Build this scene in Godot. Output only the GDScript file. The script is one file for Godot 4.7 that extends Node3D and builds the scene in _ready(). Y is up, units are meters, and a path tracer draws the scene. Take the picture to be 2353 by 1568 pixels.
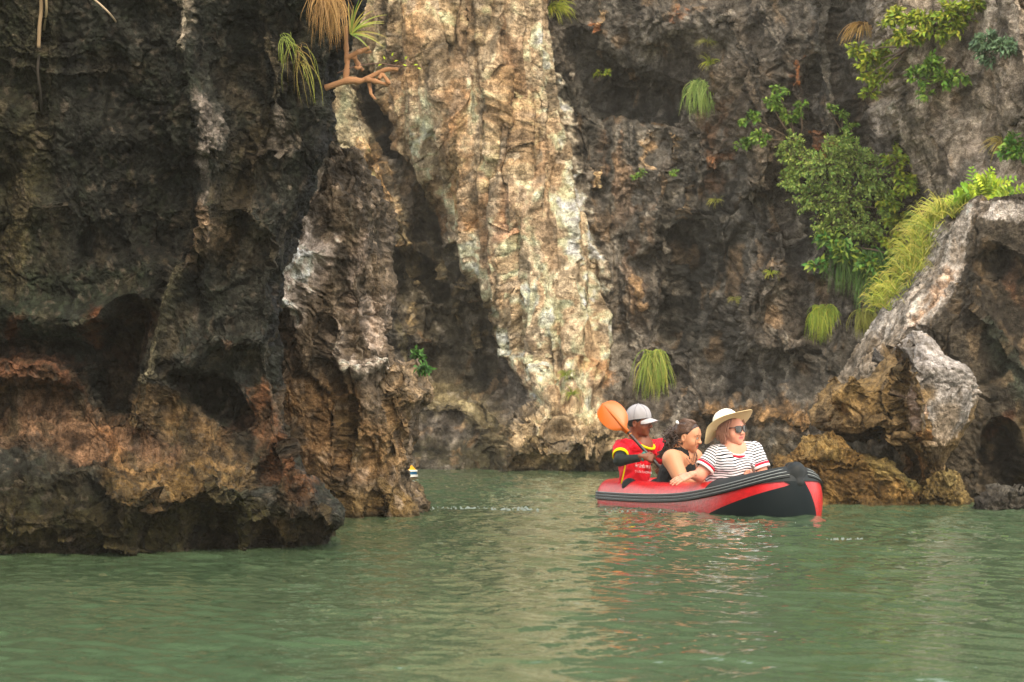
extends Node3D
# A cove under limestone cliffs, an inflatable kayak with three people on green water.
# Lengths in metres, y up, the lens 0.85 m above the water looking along -z.

const FOCAL := 4595.6   # measuring units per metre at one metre from the lens
var Q := 1.0            # mesh density
var rng := RandomNumberGenerator.new()
var taken := {}
var mats := {}

# A place d metres out, from its bearing across (X) and up (Y) as measured with a surveyor's grid.
func at(X: float, Y: float, d: float) -> Vector3:
	return Vector3((X - 1176.5) / FOCAL * d, 0.85 - (Y - 950.0) / FOCAL * d, -d)

func numbered(called: String) -> String:
	if not taken.has(called):
		taken[called] = 0
		return called
	taken[called] += 1
	return "%s_%03d" % [called, taken[called]]

func tag(o: Node, label: String, category := "", group := "", kind := "") -> void:
	if label: o.set_meta("label", label)
	if category: o.set_meta("category", category)
	if group: o.set_meta("group", group)
	if kind: o.set_meta("kind", kind)

func thing(called: String, label: String, category: String, where := Vector3.ZERO, group := "") -> Node3D:
	var o := Node3D.new()
	o.name = numbered(called)
	add_child(o)
	o.position = where
	tag(o, label, category, group)
	return o

func part(called: String, mesh: Mesh, mat: Material, parent: Node) -> MeshInstance3D:
	var o := MeshInstance3D.new()
	o.name = numbered(called) if parent == self else called
	o.mesh = mesh
	if mat: o.material_override = mat
	parent.add_child(o, true)
	return o

func lin(hex: String) -> Color:
	return Color(hex).srgb_to_linear()

func matte(hex: String, rough := 0.8, spec := 0.5) -> StandardMaterial3D:
	var key := "%s %.2f %.2f" % [hex, rough, spec]
	if not mats.has(key):
		var m := StandardMaterial3D.new()
		m.albedo_color = Color(hex)
		m.roughness = rough
		m.metallic_specular = spec
		mats[key] = m
	return mats[key]

func noise(kind: int, freq: float, octaves: int, sd: int, frac := FastNoiseLite.FRACTAL_FBM) -> FastNoiseLite:
	var n := FastNoiseLite.new()
	n.noise_type = kind
	n.seed = sd
	n.frequency = freq
	n.fractal_type = frac
	n.fractal_octaves = octaves
	return n

func noise_texture(n: FastNoiseLite, size := 1024, ramp: Gradient = null) -> NoiseTexture2D:
	var t := NoiseTexture2D.new()
	t.width = size
	t.height = size
	t.seamless = true
	t.seamless_blend_skirt = 0.15
	t.noise = n
	if ramp: t.color_ramp = ramp
	return t

func ramp2(a: Color, b: Color, pa := 0.0, pb := 1.0) -> Gradient:
	var g := Gradient.new()
	g.offsets = PackedFloat32Array([pa, pb])
	g.colors = PackedColorArray([a, b])
	return g

# ---------------------------------------------------------------- shapes
# A grid of points (nu across, nv rows) as smooth triangles; wrap joins the last column to the first.
func grid_mesh(pos: PackedVector3Array, nu: int, nv: int, wrap := false, colors := PackedColorArray(), uvs := PackedVector2Array(), flip := false) -> ArrayMesh:
	var nor := grid_normals(pos, nu, nv, wrap)
	var idx := PackedInt32Array()
	var cols := nu if wrap else nu - 1
	idx.resize(cols * (nv - 1) * 6)
	var k := 0
	for j in nv - 1:
		for i in cols:
			var a := j * nu + i
			var b := j * nu + (i + 1) % nu
			var c := a + nu
			var d := b + nu
			if flip:
				idx[k] = a; idx[k + 1] = b; idx[k + 2] = c; idx[k + 3] = b; idx[k + 4] = d; idx[k + 5] = c
			else:
				idx[k] = a; idx[k + 1] = c; idx[k + 2] = b; idx[k + 3] = b; idx[k + 4] = c; idx[k + 5] = d
			k += 6
	if flip:
		for i in nor.size(): nor[i] = -nor[i]
	var arr := []
	arr.resize(Mesh.ARRAY_MAX)
	arr[Mesh.ARRAY_VERTEX] = pos
	arr[Mesh.ARRAY_NORMAL] = nor
	arr[Mesh.ARRAY_INDEX] = idx
	if colors.size(): arr[Mesh.ARRAY_COLOR] = colors
	if uvs.size(): arr[Mesh.ARRAY_TEX_UV] = uvs
	var m := ArrayMesh.new()
	m.add_surface_from_arrays(Mesh.PRIMITIVE_TRIANGLES, arr)
	return m

# Unit normals of such a grid (columns to the right, rows upwards, so that they face the viewer).
func grid_normals(pos: PackedVector3Array, nu: int, nv: int, wrap: bool) -> PackedVector3Array:
	var nor := PackedVector3Array()
	nor.resize(pos.size())
	for j in nv:
		var up := mini(j + 1, nv - 1) * nu
		var dn := maxi(j - 1, 0) * nu
		for i in nu:
			var r := (i + 1) % nu if wrap else mini(i + 1, nu - 1)
			var l := (i - 1 + nu) % nu if wrap else maxi(i - 1, 0)
			var n := (pos[j * nu + r] - pos[j * nu + l]).cross(pos[up + i] - pos[dn + i])
			nor[j * nu + i] = n.normalized() if n.length_squared() > 1e-16 else Vector3.UP
	return nor

# A round rod through points with a radius at each.
func rod(st: SurfaceTool, pts: Array, radii: Array, sides := 7) -> void:
	var frame := Basis()
	var base := PackedVector3Array()
	var n := pts.size()
	var side := Vector3.ZERO
	for k in n:
		var dir: Vector3 = (pts[mini(k + 1, n - 1)] - pts[maxi(k - 1, 0)]).normalized()
		if k == 0:
			side = dir.cross(Vector3.UP if absf(dir.y) < 0.9 else Vector3.RIGHT).normalized()
		else:
			side = (side - dir * side.dot(dir)).normalized()
		var other := dir.cross(side)
		for s in sides:
			var a := TAU * s / sides
			base.append(pts[k] + (side * cos(a) + other * sin(a)) * radii[k])
	for k in n - 1:
		for s in sides:
			var a := base[k * sides + s]
			var b := base[k * sides + (s + 1) % sides]
			var c := base[(k + 1) * sides + s]
			var d := base[(k + 1) * sides + (s + 1) % sides]
			for v in [a, c, b, b, c, d]: st.add_vertex(v)
	for cap in [0, n - 1]:
		for s in sides:
			var a := base[cap * sides + s]
			var b := base[cap * sides + (s + 1) % sides]
			for v in ([pts[cap], a, b] if cap == 0 else [pts[cap], b, a]): st.add_vertex(v)

func start_smooth() -> SurfaceTool:
	var st := SurfaceTool.new()
	st.begin(Mesh.PRIMITIVE_TRIANGLES)
	st.set_smooth_group(0)
	return st

func done(st: SurfaceTool) -> ArrayMesh:
	st.index()
	st.generate_normals()
	return st.commit()

func rod_mesh(pts: Array, radii: Array, sides := 8) -> ArrayMesh:
	var st := start_smooth()
	rod(st, pts, radii, sides)
	return done(st)

# A curve through points, finely divided.
func curve(pts: Array, each := 6) -> Array:
	var out := []
	for k in pts.size() - 1:
		var p0: Vector3 = pts[maxi(k - 1, 0)]
		var p1: Vector3 = pts[k]
		var p2: Vector3 = pts[k + 1]
		var p3: Vector3 = pts[mini(k + 2, pts.size() - 1)]
		for s in each:
			out.append(p1.cubic_interpolate(p2, p0, p3, float(s) / each))
	out.append(pts[-1])
	return out

func table(rows: Array, key: float, col: int) -> float:   # smooth look-up in rows sorted by their first number
	var n := rows.size()
	if key <= rows[0][0]: return rows[0][col]
	if key >= rows[n - 1][0]: return rows[n - 1][col]
	var k := 0
	while key > rows[k + 1][0]: k += 1
	var t: float = (key - rows[k][0]) / (rows[k + 1][0] - rows[k][0])
	var a: float = rows[maxi(k - 1, 0)][col]
	var d: float = rows[mini(k + 2, n - 1)][col]
	return lerpf(lerpf(rows[k][col], rows[k + 1][col], t), cubic_interpolate(rows[k][col], rows[k + 1][col], a, d, t), 0.6)

# ---------------------------------------------------------------- what a rock face carries: relief, stains, roughness
class Field:
	var x0: float
	var y0: float
	var cell: float
	var w: int
	var h: int
	var ch := []   # relief, red, green, blue, roughness, fluting
	func _init(ax: float, ay: float, bx: float, by: float, c: float, ground: Color) -> void:
		x0 = ax; y0 = ay; cell = c
		w = int((bx - ax) / c) + 2
		h = int((by - ay) / c) + 2
		for v in [0.0, ground.r, ground.g, ground.b, 1.0, 0.0]:
			var a := PackedFloat32Array()
			a.resize(w * h)
			a.fill(v)
			ch.append(a)
		stamp.resize(w * h)
	func paint(pts: Array, hard: float, what: Array) -> void:   # what: [channel, value, share or -1 to add] ...
		var one := pts.size() == 3
		var lo := Vector2i(w, h)
		var hi := Vector2i(-1, -1)
		for s in range(0, maxi(pts.size() - 3, 1), 3):
			var ax: float = pts[s]; var ay: float = pts[s + 1]; var ar: float = pts[s + 2]
			var bx: float = ax if one else pts[s + 3]
			var by: float = ay if one else pts[s + 4]
			var br: float = ar if one else pts[s + 5]
			var m := maxf(ar, br)
			var i0 := maxi(int((minf(ax, bx) - m - x0) / cell), 0)
			var i1 := mini(int((maxf(ax, bx) + m - x0) / cell) + 1, w - 1)
			var j0 := maxi(int((minf(ay, by) - m - y0) / cell), 0)
			var j1 := mini(int((maxf(ay, by) + m - y0) / cell) + 1, h - 1)
			lo = Vector2i(mini(lo.x, i0), mini(lo.y, j0))
			hi = Vector2i(maxi(hi.x, i1), maxi(hi.y, j1))
			var ex := bx - ax; var ey := by - ay
			var ll := maxf(ex * ex + ey * ey, 1e-6)
			for j in range(j0, j1 + 1):
				var py := y0 + j * cell
				for i in range(i0, i1 + 1):
					var px := x0 + i * cell
					var t := clampf(((px - ax) * ex + (py - ay) * ey) / ll, 0.0, 1.0)
					var dx := px - ax - ex * t; var dy := py - ay - ey * t
					var dd := sqrt(dx * dx + dy * dy) / lerpf(ar, br, t)
					if dd < 1.0:
						var f := 1.0 if dd <= hard else 1.0 - (dd - hard) / (1.0 - hard)
						stamp[j * w + i] = maxf(stamp[j * w + i], f * f * (3.0 - 2.0 * f))
		for q in what:
			var c: int = q[0]; var v: float = q[1]; var share: float = q[2]
			var a: PackedFloat32Array = ch[c]
			ch[c] = PackedFloat32Array()
			for j in range(lo.y, hi.y + 1):
				for at in range(j * w + lo.x, j * w + hi.x + 1):
					var f := stamp[at]
					if f > 0.0: a[at] = a[at] + v * f if share < 0.0 else lerpf(a[at], v, f * share)
			ch[c] = a
		for j in range(lo.y, hi.y + 1):
			for at in range(j * w + lo.x, j * w + hi.x + 1): stamp[at] = 0.0
	var stamp := PackedFloat32Array()
	var steep := 2.4
	var unit := 0.0027   # metres per measuring unit out there
	func gentle(amount: float, pts: Array) -> float:   # no hollow much deeper than it is wide
		var sum := 0.0
		for k in range(2, pts.size(), 3): sum += pts[k]
		var most := steep * unit * sum / (pts.size() / 3)
		return clampf(amount, -most, most)
	func relief(amount: float, pts: Array, hard := 0.0) -> void:
		paint(pts, minf(hard, 0.3), [[0, gentle(amount, pts), -1.0]])
	func stain(hex: String, share: float, pts: Array, hard := 0.4) -> void:
		var c := Color(hex).srgb_to_linear()
		paint(pts, hard, [[1, c.r, share], [2, c.g, share], [3, c.b, share]])
	func both(amount: float, hex: String, share: float, pts: Array, hard := 0.3) -> void:
		var c := Color(hex).srgb_to_linear()
		paint(pts, hard, [[0, gentle(amount, pts), -1.0], [1, c.r, share], [2, c.g, share], [3, c.b, share]])
	func craggy(v: float, pts: Array, hard := 0.4) -> void:
		paint(pts, hard, [[4, v, 1.0]])
	func fluted(v: float, pts: Array, hard := 0.4) -> void:
		paint(pts, hard, [[5, v, 1.0]])

# Sculpts a grid of base points into rock: relief and stains of the field, then facets, cracks and crags at every size.
# how: size (scale of the crags), big, facet, ridge, pits, fine, flute, holes, crack (metres at size 1), warp, vary, gain, tints [[hex, share, frequency, threshold]]
func rock_mesh(pos: PackedVector3Array, px: PackedFloat32Array, py: PackedFloat32Array, nu: int, nv: int, wrap: bool, f: Field, how: Dictionary) -> ArrayMesh:
	var S: float = how.get("size", 1.0)
	var sd: int = how.get("seed", 1)
	var big_n := noise(FastNoiseLite.TYPE_SIMPLEX_SMOOTH, 1.3 / S, 2, sd)
	var facet_n := noise(FastNoiseLite.TYPE_CELLULAR, how.get("facet_f", 2.0) / S, 3, sd + 10)
	facet_n.cellular_distance_function = FastNoiseLite.DISTANCE_MANHATTAN
	facet_n.cellular_return_type = FastNoiseLite.RETURN_DISTANCE
	facet_n.fractal_octaves = how.get("facet_o", 3)
	facet_n.fractal_gain = 0.45
	var crack_n := noise(FastNoiseLite.TYPE_CELLULAR, how.get("crack_f", 1.1) / S, 1, sd + 11)
	crack_n.cellular_return_type = FastNoiseLite.RETURN_DISTANCE2_SUB
	var ridge_n := noise(FastNoiseLite.TYPE_SIMPLEX_SMOOTH, how.get("ridge_f", 3.5) / S, 4, sd + 1, FastNoiseLite.FRACTAL_RIDGED)
	ridge_n.fractal_gain = 0.42
	var fine_n := noise(FastNoiseLite.TYPE_SIMPLEX, 10.0 / S, 4, sd + 2, FastNoiseLite.FRACTAL_RIDGED)
	fine_n.fractal_gain = 0.6
	var pit_n := noise(FastNoiseLite.TYPE_CELLULAR, how.get("pit_f", 9.0) / S, 2, sd + 3)
	pit_n.cellular_return_type = FastNoiseLite.RETURN_DISTANCE2_SUB
	var flute_n := noise(FastNoiseLite.TYPE_SIMPLEX_SMOOTH, how.get("flute_f", 5.0) / S, 3, sd + 4, FastNoiseLite.FRACTAL_RIDGED)
	var streak_n := noise(FastNoiseLite.TYPE_SIMPLEX, 6.0 / S, 4, sd + 7)
	var hole_n := noise(FastNoiseLite.TYPE_CELLULAR, how.get("hole_f", 5.0) / S, 2, sd + 8)
	hole_n.cellular_return_type = FastNoiseLite.RETURN_DISTANCE
	hole_n.fractal_gain = 0.4
	var warp_n := noise(FastNoiseLite.TYPE_SIMPLEX_SMOOTH, 2.6 / S, 3, sd + 5)
	var warp2_n := noise(FastNoiseLite.TYPE_SIMPLEX, 8.0 / S, 4, sd + 9)
	warp2_n.fractal_gain = 0.62
	var tone_n := noise(FastNoiseLite.TYPE_SIMPLEX, 3.0 / S, 6, sd + 6)
	tone_n.fractal_gain = 0.62
	var A_big: float = how.get("big", 0.12) * S
	var A_facet: float = how.get("facet", 0.16) * S
	var A_crack: float = how.get("crack", 0.07) * S
	var A_ridge: float = how.get("ridge", 0.03) * S
	var A_pit: float = how.get("pits", 0.03) * S
	var A_fine: float = how.get("fine", 0.018) * S
	var A_flute: float = how.get("flute", 0.12) * S
	var A_hole: float = how.get("holes", 0.06) * S
	var warp: float = how.get("warp", 14.0)
	var vary: float = how.get("vary", 0.35)
	var run: float = how.get("run", 0.3)
	var bend: float = how.get("bend", 0.4)
	var lean: Vector3 = how.get("stretch", Vector3(1, 0.8, 1))
	var push: Vector3 = how.get("push", Vector3.ZERO)
	var gain: float = how.get("gain", 1.0)
	var dark: Color = Color(how.get("streak", "54432f")).srgb_to_linear()
	var rust: Color = Color("b9814f").srgb_to_linear()
	var tints: Array = how.get("tints", [])
	var tn := []
	for k in tints.size():
		var c := Color(tints[k][0]).srgb_to_linear()
		tn.append([noise(FastNoiseLite.TYPE_SIMPLEX, tints[k][2] / S, 4, sd + 20 + k), c, tints[k][1], tints[k][3]])
	var n := pos.size()
	var out := PackedVector3Array()
	var col := PackedColorArray()
	var rf := PackedVector2Array()
	out.resize(n)
	col.resize(n)
	rf.resize(n)
	var n0 := grid_normals(pos, nu, nv, wrap)
	var c0: PackedFloat32Array = f.ch[0]; var c1: PackedFloat32Array = f.ch[1]; var c2: PackedFloat32Array = f.ch[2]
	var c3: PackedFloat32Array = f.ch[3]; var c4: PackedFloat32Array = f.ch[4]; var c5: PackedFloat32Array = f.ch[5]
	var fw := f.w
	var fmx := float(f.w - 2) + 0.99
	var fmy := float(f.h - 2) + 0.99
	# first the large relief
	for k in n:
		var p := pos[k]
		var ux := warp_n.get_noise_3dv(p) * warp + px[k] - f.x0
		var uy := warp_n.get_noise_3d(p.x + 31.0, p.y + 17.0, p.z) * warp + py[k] - f.y0
		var vx := warp2_n.get_noise_3dv(p) * warp
		var vy := warp2_n.get_noise_3d(p.x + 31.0, p.y + 17.0, p.z) * warp
		var gx := clampf((px[k] - f.x0 + (ux - px[k] + f.x0) * bend + vx * bend * 0.5) / f.cell, 0.0, fmx)
		var gy := clampf((py[k] - f.y0 + (uy - py[k] + f.y0) * bend + vy * bend * 0.5) / f.cell, 0.0, fmy)
		var i := int(gx); var j := int(gy)
		var tx := gx - i; var ty := gy - j
		var a := j * fw + i
		var w00 := (1.0 - tx) * (1.0 - ty); var w10 := tx * (1.0 - ty); var w01 := (1.0 - tx) * ty; var w11 := tx * ty
		var hh := c0[a] * w00 + c0[a + 1] * w10 + c0[a + fw] * w01 + c0[a + fw + 1] * w11
		rf[k] = Vector2(c4[a] * w00 + c4[a + 1] * w10 + c4[a + fw] * w01 + c4[a + fw + 1] * w11, c5[a] * w00 + c5[a + 1] * w10 + c5[a + fw] * w01 + c5[a + fw + 1] * w11)
		out[k] = p + (n0[k] if push == Vector3.ZERO else push) * hh + n0[k] * big_n.get_noise_3dv(p * lean) * A_big
		gx = clampf((ux + vx * 1.3) / f.cell, 0.0, fmx)
		gy = clampf((uy + vy * 1.3) / f.cell, 0.0, fmy)
		i = int(gx); j = int(gy)
		tx = gx - i; ty = gy - j
		a = j * fw + i
		w00 = (1.0 - tx) * (1.0 - ty); w10 = tx * (1.0 - ty); w01 = (1.0 - tx) * ty; w11 = tx * ty
		col[k] = Color(c1[a] * w00 + c1[a + 1] * w10 + c1[a + fw] * w01 + c1[a + fw + 1] * w11, c2[a] * w00 + c2[a + 1] * w10 + c2[a + fw] * w01 + c2[a + fw + 1] * w11, c3[a] * w00 + c3[a + 1] * w10 + c3[a + fw] * w01 + c3[a + fw + 1] * w11)
	# then what the weather cut into it, square to that relief
	n0 = grid_normals(out, nu, nv, wrap)
	for k in n:
		var p := out[k]
		var rough := rf[k].x
		var fl := rf[k].y
		var wx := warp_n.get_noise_3dv(p)
		var wy := warp_n.get_noise_3d(p.x + 31.0, p.y + 17.0, p.z)
		var q := p * lean + Vector3(wx, wy, wx) * 0.10 * S
		var pit := pit_n.get_noise_3dv(q)
		var facet := facet_n.get_noise_3dv(q)
		var crack := crack_n.get_noise_3dv(q * 1.0 + Vector3(wy, wx, wy) * 0.2 * S) + 1.0
		var fine := fine_n.get_noise_3dv(p)
		var d := rough * (facet * A_facet + ridge_n.get_noise_3dv(q) * A_ridge + pit * A_pit - fine * A_fine)
		d -= maxf(0.0, 1.0 - crack / 0.09) * A_crack * minf(rough, 1.0) * (1.0 - minf(fl, 1.0))
		if rough > 1.02:   # pockmarks dissolved into the rock
			d -= smoothstep(-0.5, -0.85, hole_n.get_noise_3dv(q)) * A_hole * (rough - 1.0) * 2.5
		var sn := streak_n.get_noise_3d(p.x + wx * 0.12 * S, p.y * 0.10, p.z * 0.3)
		if fl > 0.01:
			d += fl * (flute_n.get_noise_3d(p.x + wx * 0.025 * S + p.y * 0.03, p.y * 0.055 + wy * 0.02 * S, p.z * 0.05) + 0.3) * A_flute
		out[k] = p + n0[k] * d
		var tone := tone_n.get_noise_3dv(p)
		var s := maxf(1.0 + (vary * (1.7 * tone + 0.3 * pit) + run * sn * 1.6) * (1.0 - 0.5 * minf(fl, 1.0)), 0.2) * gain
		var r := col[k].r * s
		var g := col[k].g * s
		var b := col[k].b * s
		if fl > 0.05:   # water stains run down the drapes
			var sn2 := streak_n.get_noise_3d(p.x * 0.8 + wx * 0.1 * S + 57.0, p.y * 0.12, 3.0)
			var m := clampf((sn2 - 0.10) * 3.0, 0.0, 0.28) * minf(fl, 1.0)
			r = lerpf(r, rust.r * s, m); g = lerpf(g, rust.g * s, m); b = lerpf(b, rust.b * s, m)
			m = clampf((sn - 0.12) * 4.0, 0.0, 0.5) * minf(fl, 1.0)
			r = lerpf(r, dark.r * s, m); g = lerpf(g, dark.g * s, m); b = lerpf(b, dark.b * s, m)
		for t in tn:
			var m: float = clampf(((t[0] as FastNoiseLite).get_noise_3d(p.x, p.y * 0.6, p.z) - t[3]) * 6.0, 0.0, 1.0) * t[2]
			if m > 0.0:
				r = lerpf(r, t[1].r * s, m); g = lerpf(g, t[1].g * s, m); b = lerpf(b, t[1].b * s, m)
		col[k] = Color(minf(r, 1.1), minf(g, 1.05), minf(b, 1.0))
	survey(out)
	return grid_mesh(out, nu, nv, wrap, col)

# How far out the nearest rock stands in each direction, so that plants can be rooted on it.
var nearest := {}
func survey(v: PackedVector3Array) -> void:
	for p in v:
		var d := -p.z
		if d < 4.0: continue
		var key := Vector2i(int((1176.5 + p.x / d * FOCAL) / 9.0), int((950.0 - (p.y - 0.85) / d * FOCAL) / 9.0))
		if key.x < -10 or key.x > 280 or key.y < -20 or key.y > 140: continue
		if d < nearest.get(key, 1e9): nearest[key] = d

func on_rock(X: float, Y: float, proud := 0.03) -> Vector3:
	var best := 1e9
	var key := Vector2i(int(X / 9.0), int(Y / 9.0))
	for r in 5:
		for dx in range(-r, r + 1):
			for dy in range(-r, r + 1): best = minf(best, nearest.get(key + Vector2i(dx, dy), 1e9))
		if best < 1e8: break
	return at(X, Y, (best if best < 1e8 else 28.0) - proud)

# A free-standing rock: rows of [Y, left X, right X] at distance d, thick metres deep, rounded by 'square' (2 round, more is boxier).
func loft_rock(rows: Array, d: float, thick: float, square: float, step: float, f: Field, how: Dictionary, lean_back := 0.0) -> ArrayMesh:
	step /= Q
	var y0: float = rows[0][0]
	var y1: float = rows[-1][0]
	var nv := int((y1 - y0) / step) + 2
	var widest := 0.0
	for r in rows: widest = maxf(widest, r[2] - r[1])
	var nf := int(widest * 1.25 / step)
	var nb := nf / 3
	var nu := nf + nb
	var pos := PackedVector3Array(); var px := PackedFloat32Array(); var py := PackedFloat32Array()
	for j in nv:
		var Y := lerpf(y1, y0, float(j) / (nv - 1))
		var l := table(rows, Y, 1)
		var r := table(rows, Y, 2)
		var dd := d + lean_back * (y1 - Y) / (y1 - y0)
		var half := maxf((r - l) * 0.5, 0.5)
		var depth := thick * clampf(half / (widest * 0.3), 0.03, 1.0)
		for i in nu:
			var ang := PI - PI * i / nf if i < nf else -PI * (i - nf) / nb
			var c := cos(ang); var s := sin(ang)
			var X := (l + r) * 0.5 + half * signf(c) * pow(absf(c), 2.0 / square)
			var w := at(X, Y, dd)
			w.z += depth * 0.5 * signf(s) * pow(absf(s), 2.0 / square)
			pos.append(w); px.append(X); py.append(Y)
	return rock_mesh(pos, px, py, nu, nv, true, f, how)

func rock_material(rough_size: float, bump: float, spec := 0.3, rough := 0.85) -> StandardMaterial3D:
	var m := StandardMaterial3D.new()
	m.vertex_color_use_as_albedo = true
	m.roughness = rough
	m.metallic_specular = spec
	m.uv1_triplanar = true
	m.uv1_world_triplanar = true
	m.uv1_scale = Vector3.ONE / rough_size
	m.albedo_texture = rock_grain
	m.detail_enabled = true
	m.detail_blend_mode = BaseMaterial3D.BLEND_MODE_MUL
	m.detail_uv_layer = BaseMaterial3D.DETAIL_UV_2
	m.detail_albedo = rock_speckle
	m.uv2_triplanar = true
	m.uv2_world_triplanar = true
	m.uv2_scale = Vector3.ONE / (rough_size * 0.37)
	m.heightmap_enabled = true
	m.heightmap_texture = rock_bump
	m.heightmap_scale = bump
	return m

var rock_grain: Texture2D
var rock_bump: Texture2D
var rock_speckle: Texture2D

# ---------------------------------------------------------------- light, lens, sky
func set_stage() -> void:
	var cam := Camera3D.new()
	cam.name = "camera"
	cam.projection = Camera3D.PROJECTION_FRUSTUM
	cam.near = 0.1
	cam.far = 900.0
	cam.size = 2.0 * 784.0 / FOCAL * 0.1
	cam.frustum_offset = Vector2(0, (950.0 - 784.0) / FOCAL * 0.1)
	cam.position = Vector3(0, 0.85, 0)
	var lens := CameraAttributesPhysical.new()
	lens.frustum_focal_length = 70.0
	lens.frustum_focus_distance = 14.5
	lens.exposure_aperture = 5.6
	lens.frustum_near = 0.1
	lens.frustum_far = 900.0
	add_child(cam)
	var sky_mat := ProceduralSkyMaterial.new()
	sky_mat.sky_top_color = Color(0.76, 0.79, 0.82)
	sky_mat.sky_horizon_color = Color(0.96, 0.92, 0.86)
	sky_mat.sky_curve = 0.25
	sky_mat.ground_bottom_color = Color(0.20, 0.24, 0.21)
	sky_mat.ground_horizon_color = Color(0.45, 0.50, 0.46)
	sky_mat.sun_angle_max = 1.0
	var sky := Sky.new()
	sky.sky_material = sky_mat
	var env := Environment.new()
	env.background_mode = Environment.BG_SKY
	env.sky = sky
	env.background_energy_multiplier = 1.0
	env.tonemap_mode = Environment.TONE_MAPPER_LINEAR
	env.tonemap_exposure = 4.5
	env.fog_enabled = true
	env.fog_density = 0.0007
	env.fog_light_color = Color(0.93, 0.90, 0.84)
	env.sdfgi_enabled = true
	env.ssao_enabled = true
	env.ssil_enabled = true
	var we := WorldEnvironment.new()
	we.name = "environment"
	we.environment = env
	we.camera_attributes = lens
	add_child(we)
	var sun := DirectionalLight3D.new()
	sun.name = "sun"
	sun.light_color = Color(1.0, 0.93, 0.82)
	sun.light_energy = 0.32
	sun.light_angular_distance = 20.0
	sun.shadow_enabled = true
	sun.rotation_degrees = Vector3(-48, 16, 0)
	add_child(sun)
	var grain := noise(FastNoiseLite.TYPE_SIMPLEX, 0.012, 6, 41)
	grain.fractal_gain = 0.65
	rock_grain = noise_texture(grain, 1024, ramp2(Color(0.6, 0.59, 0.57), Color(1, 1, 1), 0.3, 0.64))
	var speck := noise(FastNoiseLite.TYPE_SIMPLEX, 0.03, 5, 43)
	speck.fractal_gain = 0.75
	rock_speckle = noise_texture(speck, 1024, ramp2(Color(0.62, 0.61, 0.6), Color(1, 1, 1), 0.34, 0.56))
	var bump := noise(FastNoiseLite.TYPE_SIMPLEX, 0.02, 6, 42)
	bump.fractal_gain = 0.6
	bump.domain_warp_enabled = true
	bump.domain_warp_amplitude = 30.0
	rock_bump = noise_texture(bump, 1024)

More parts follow.
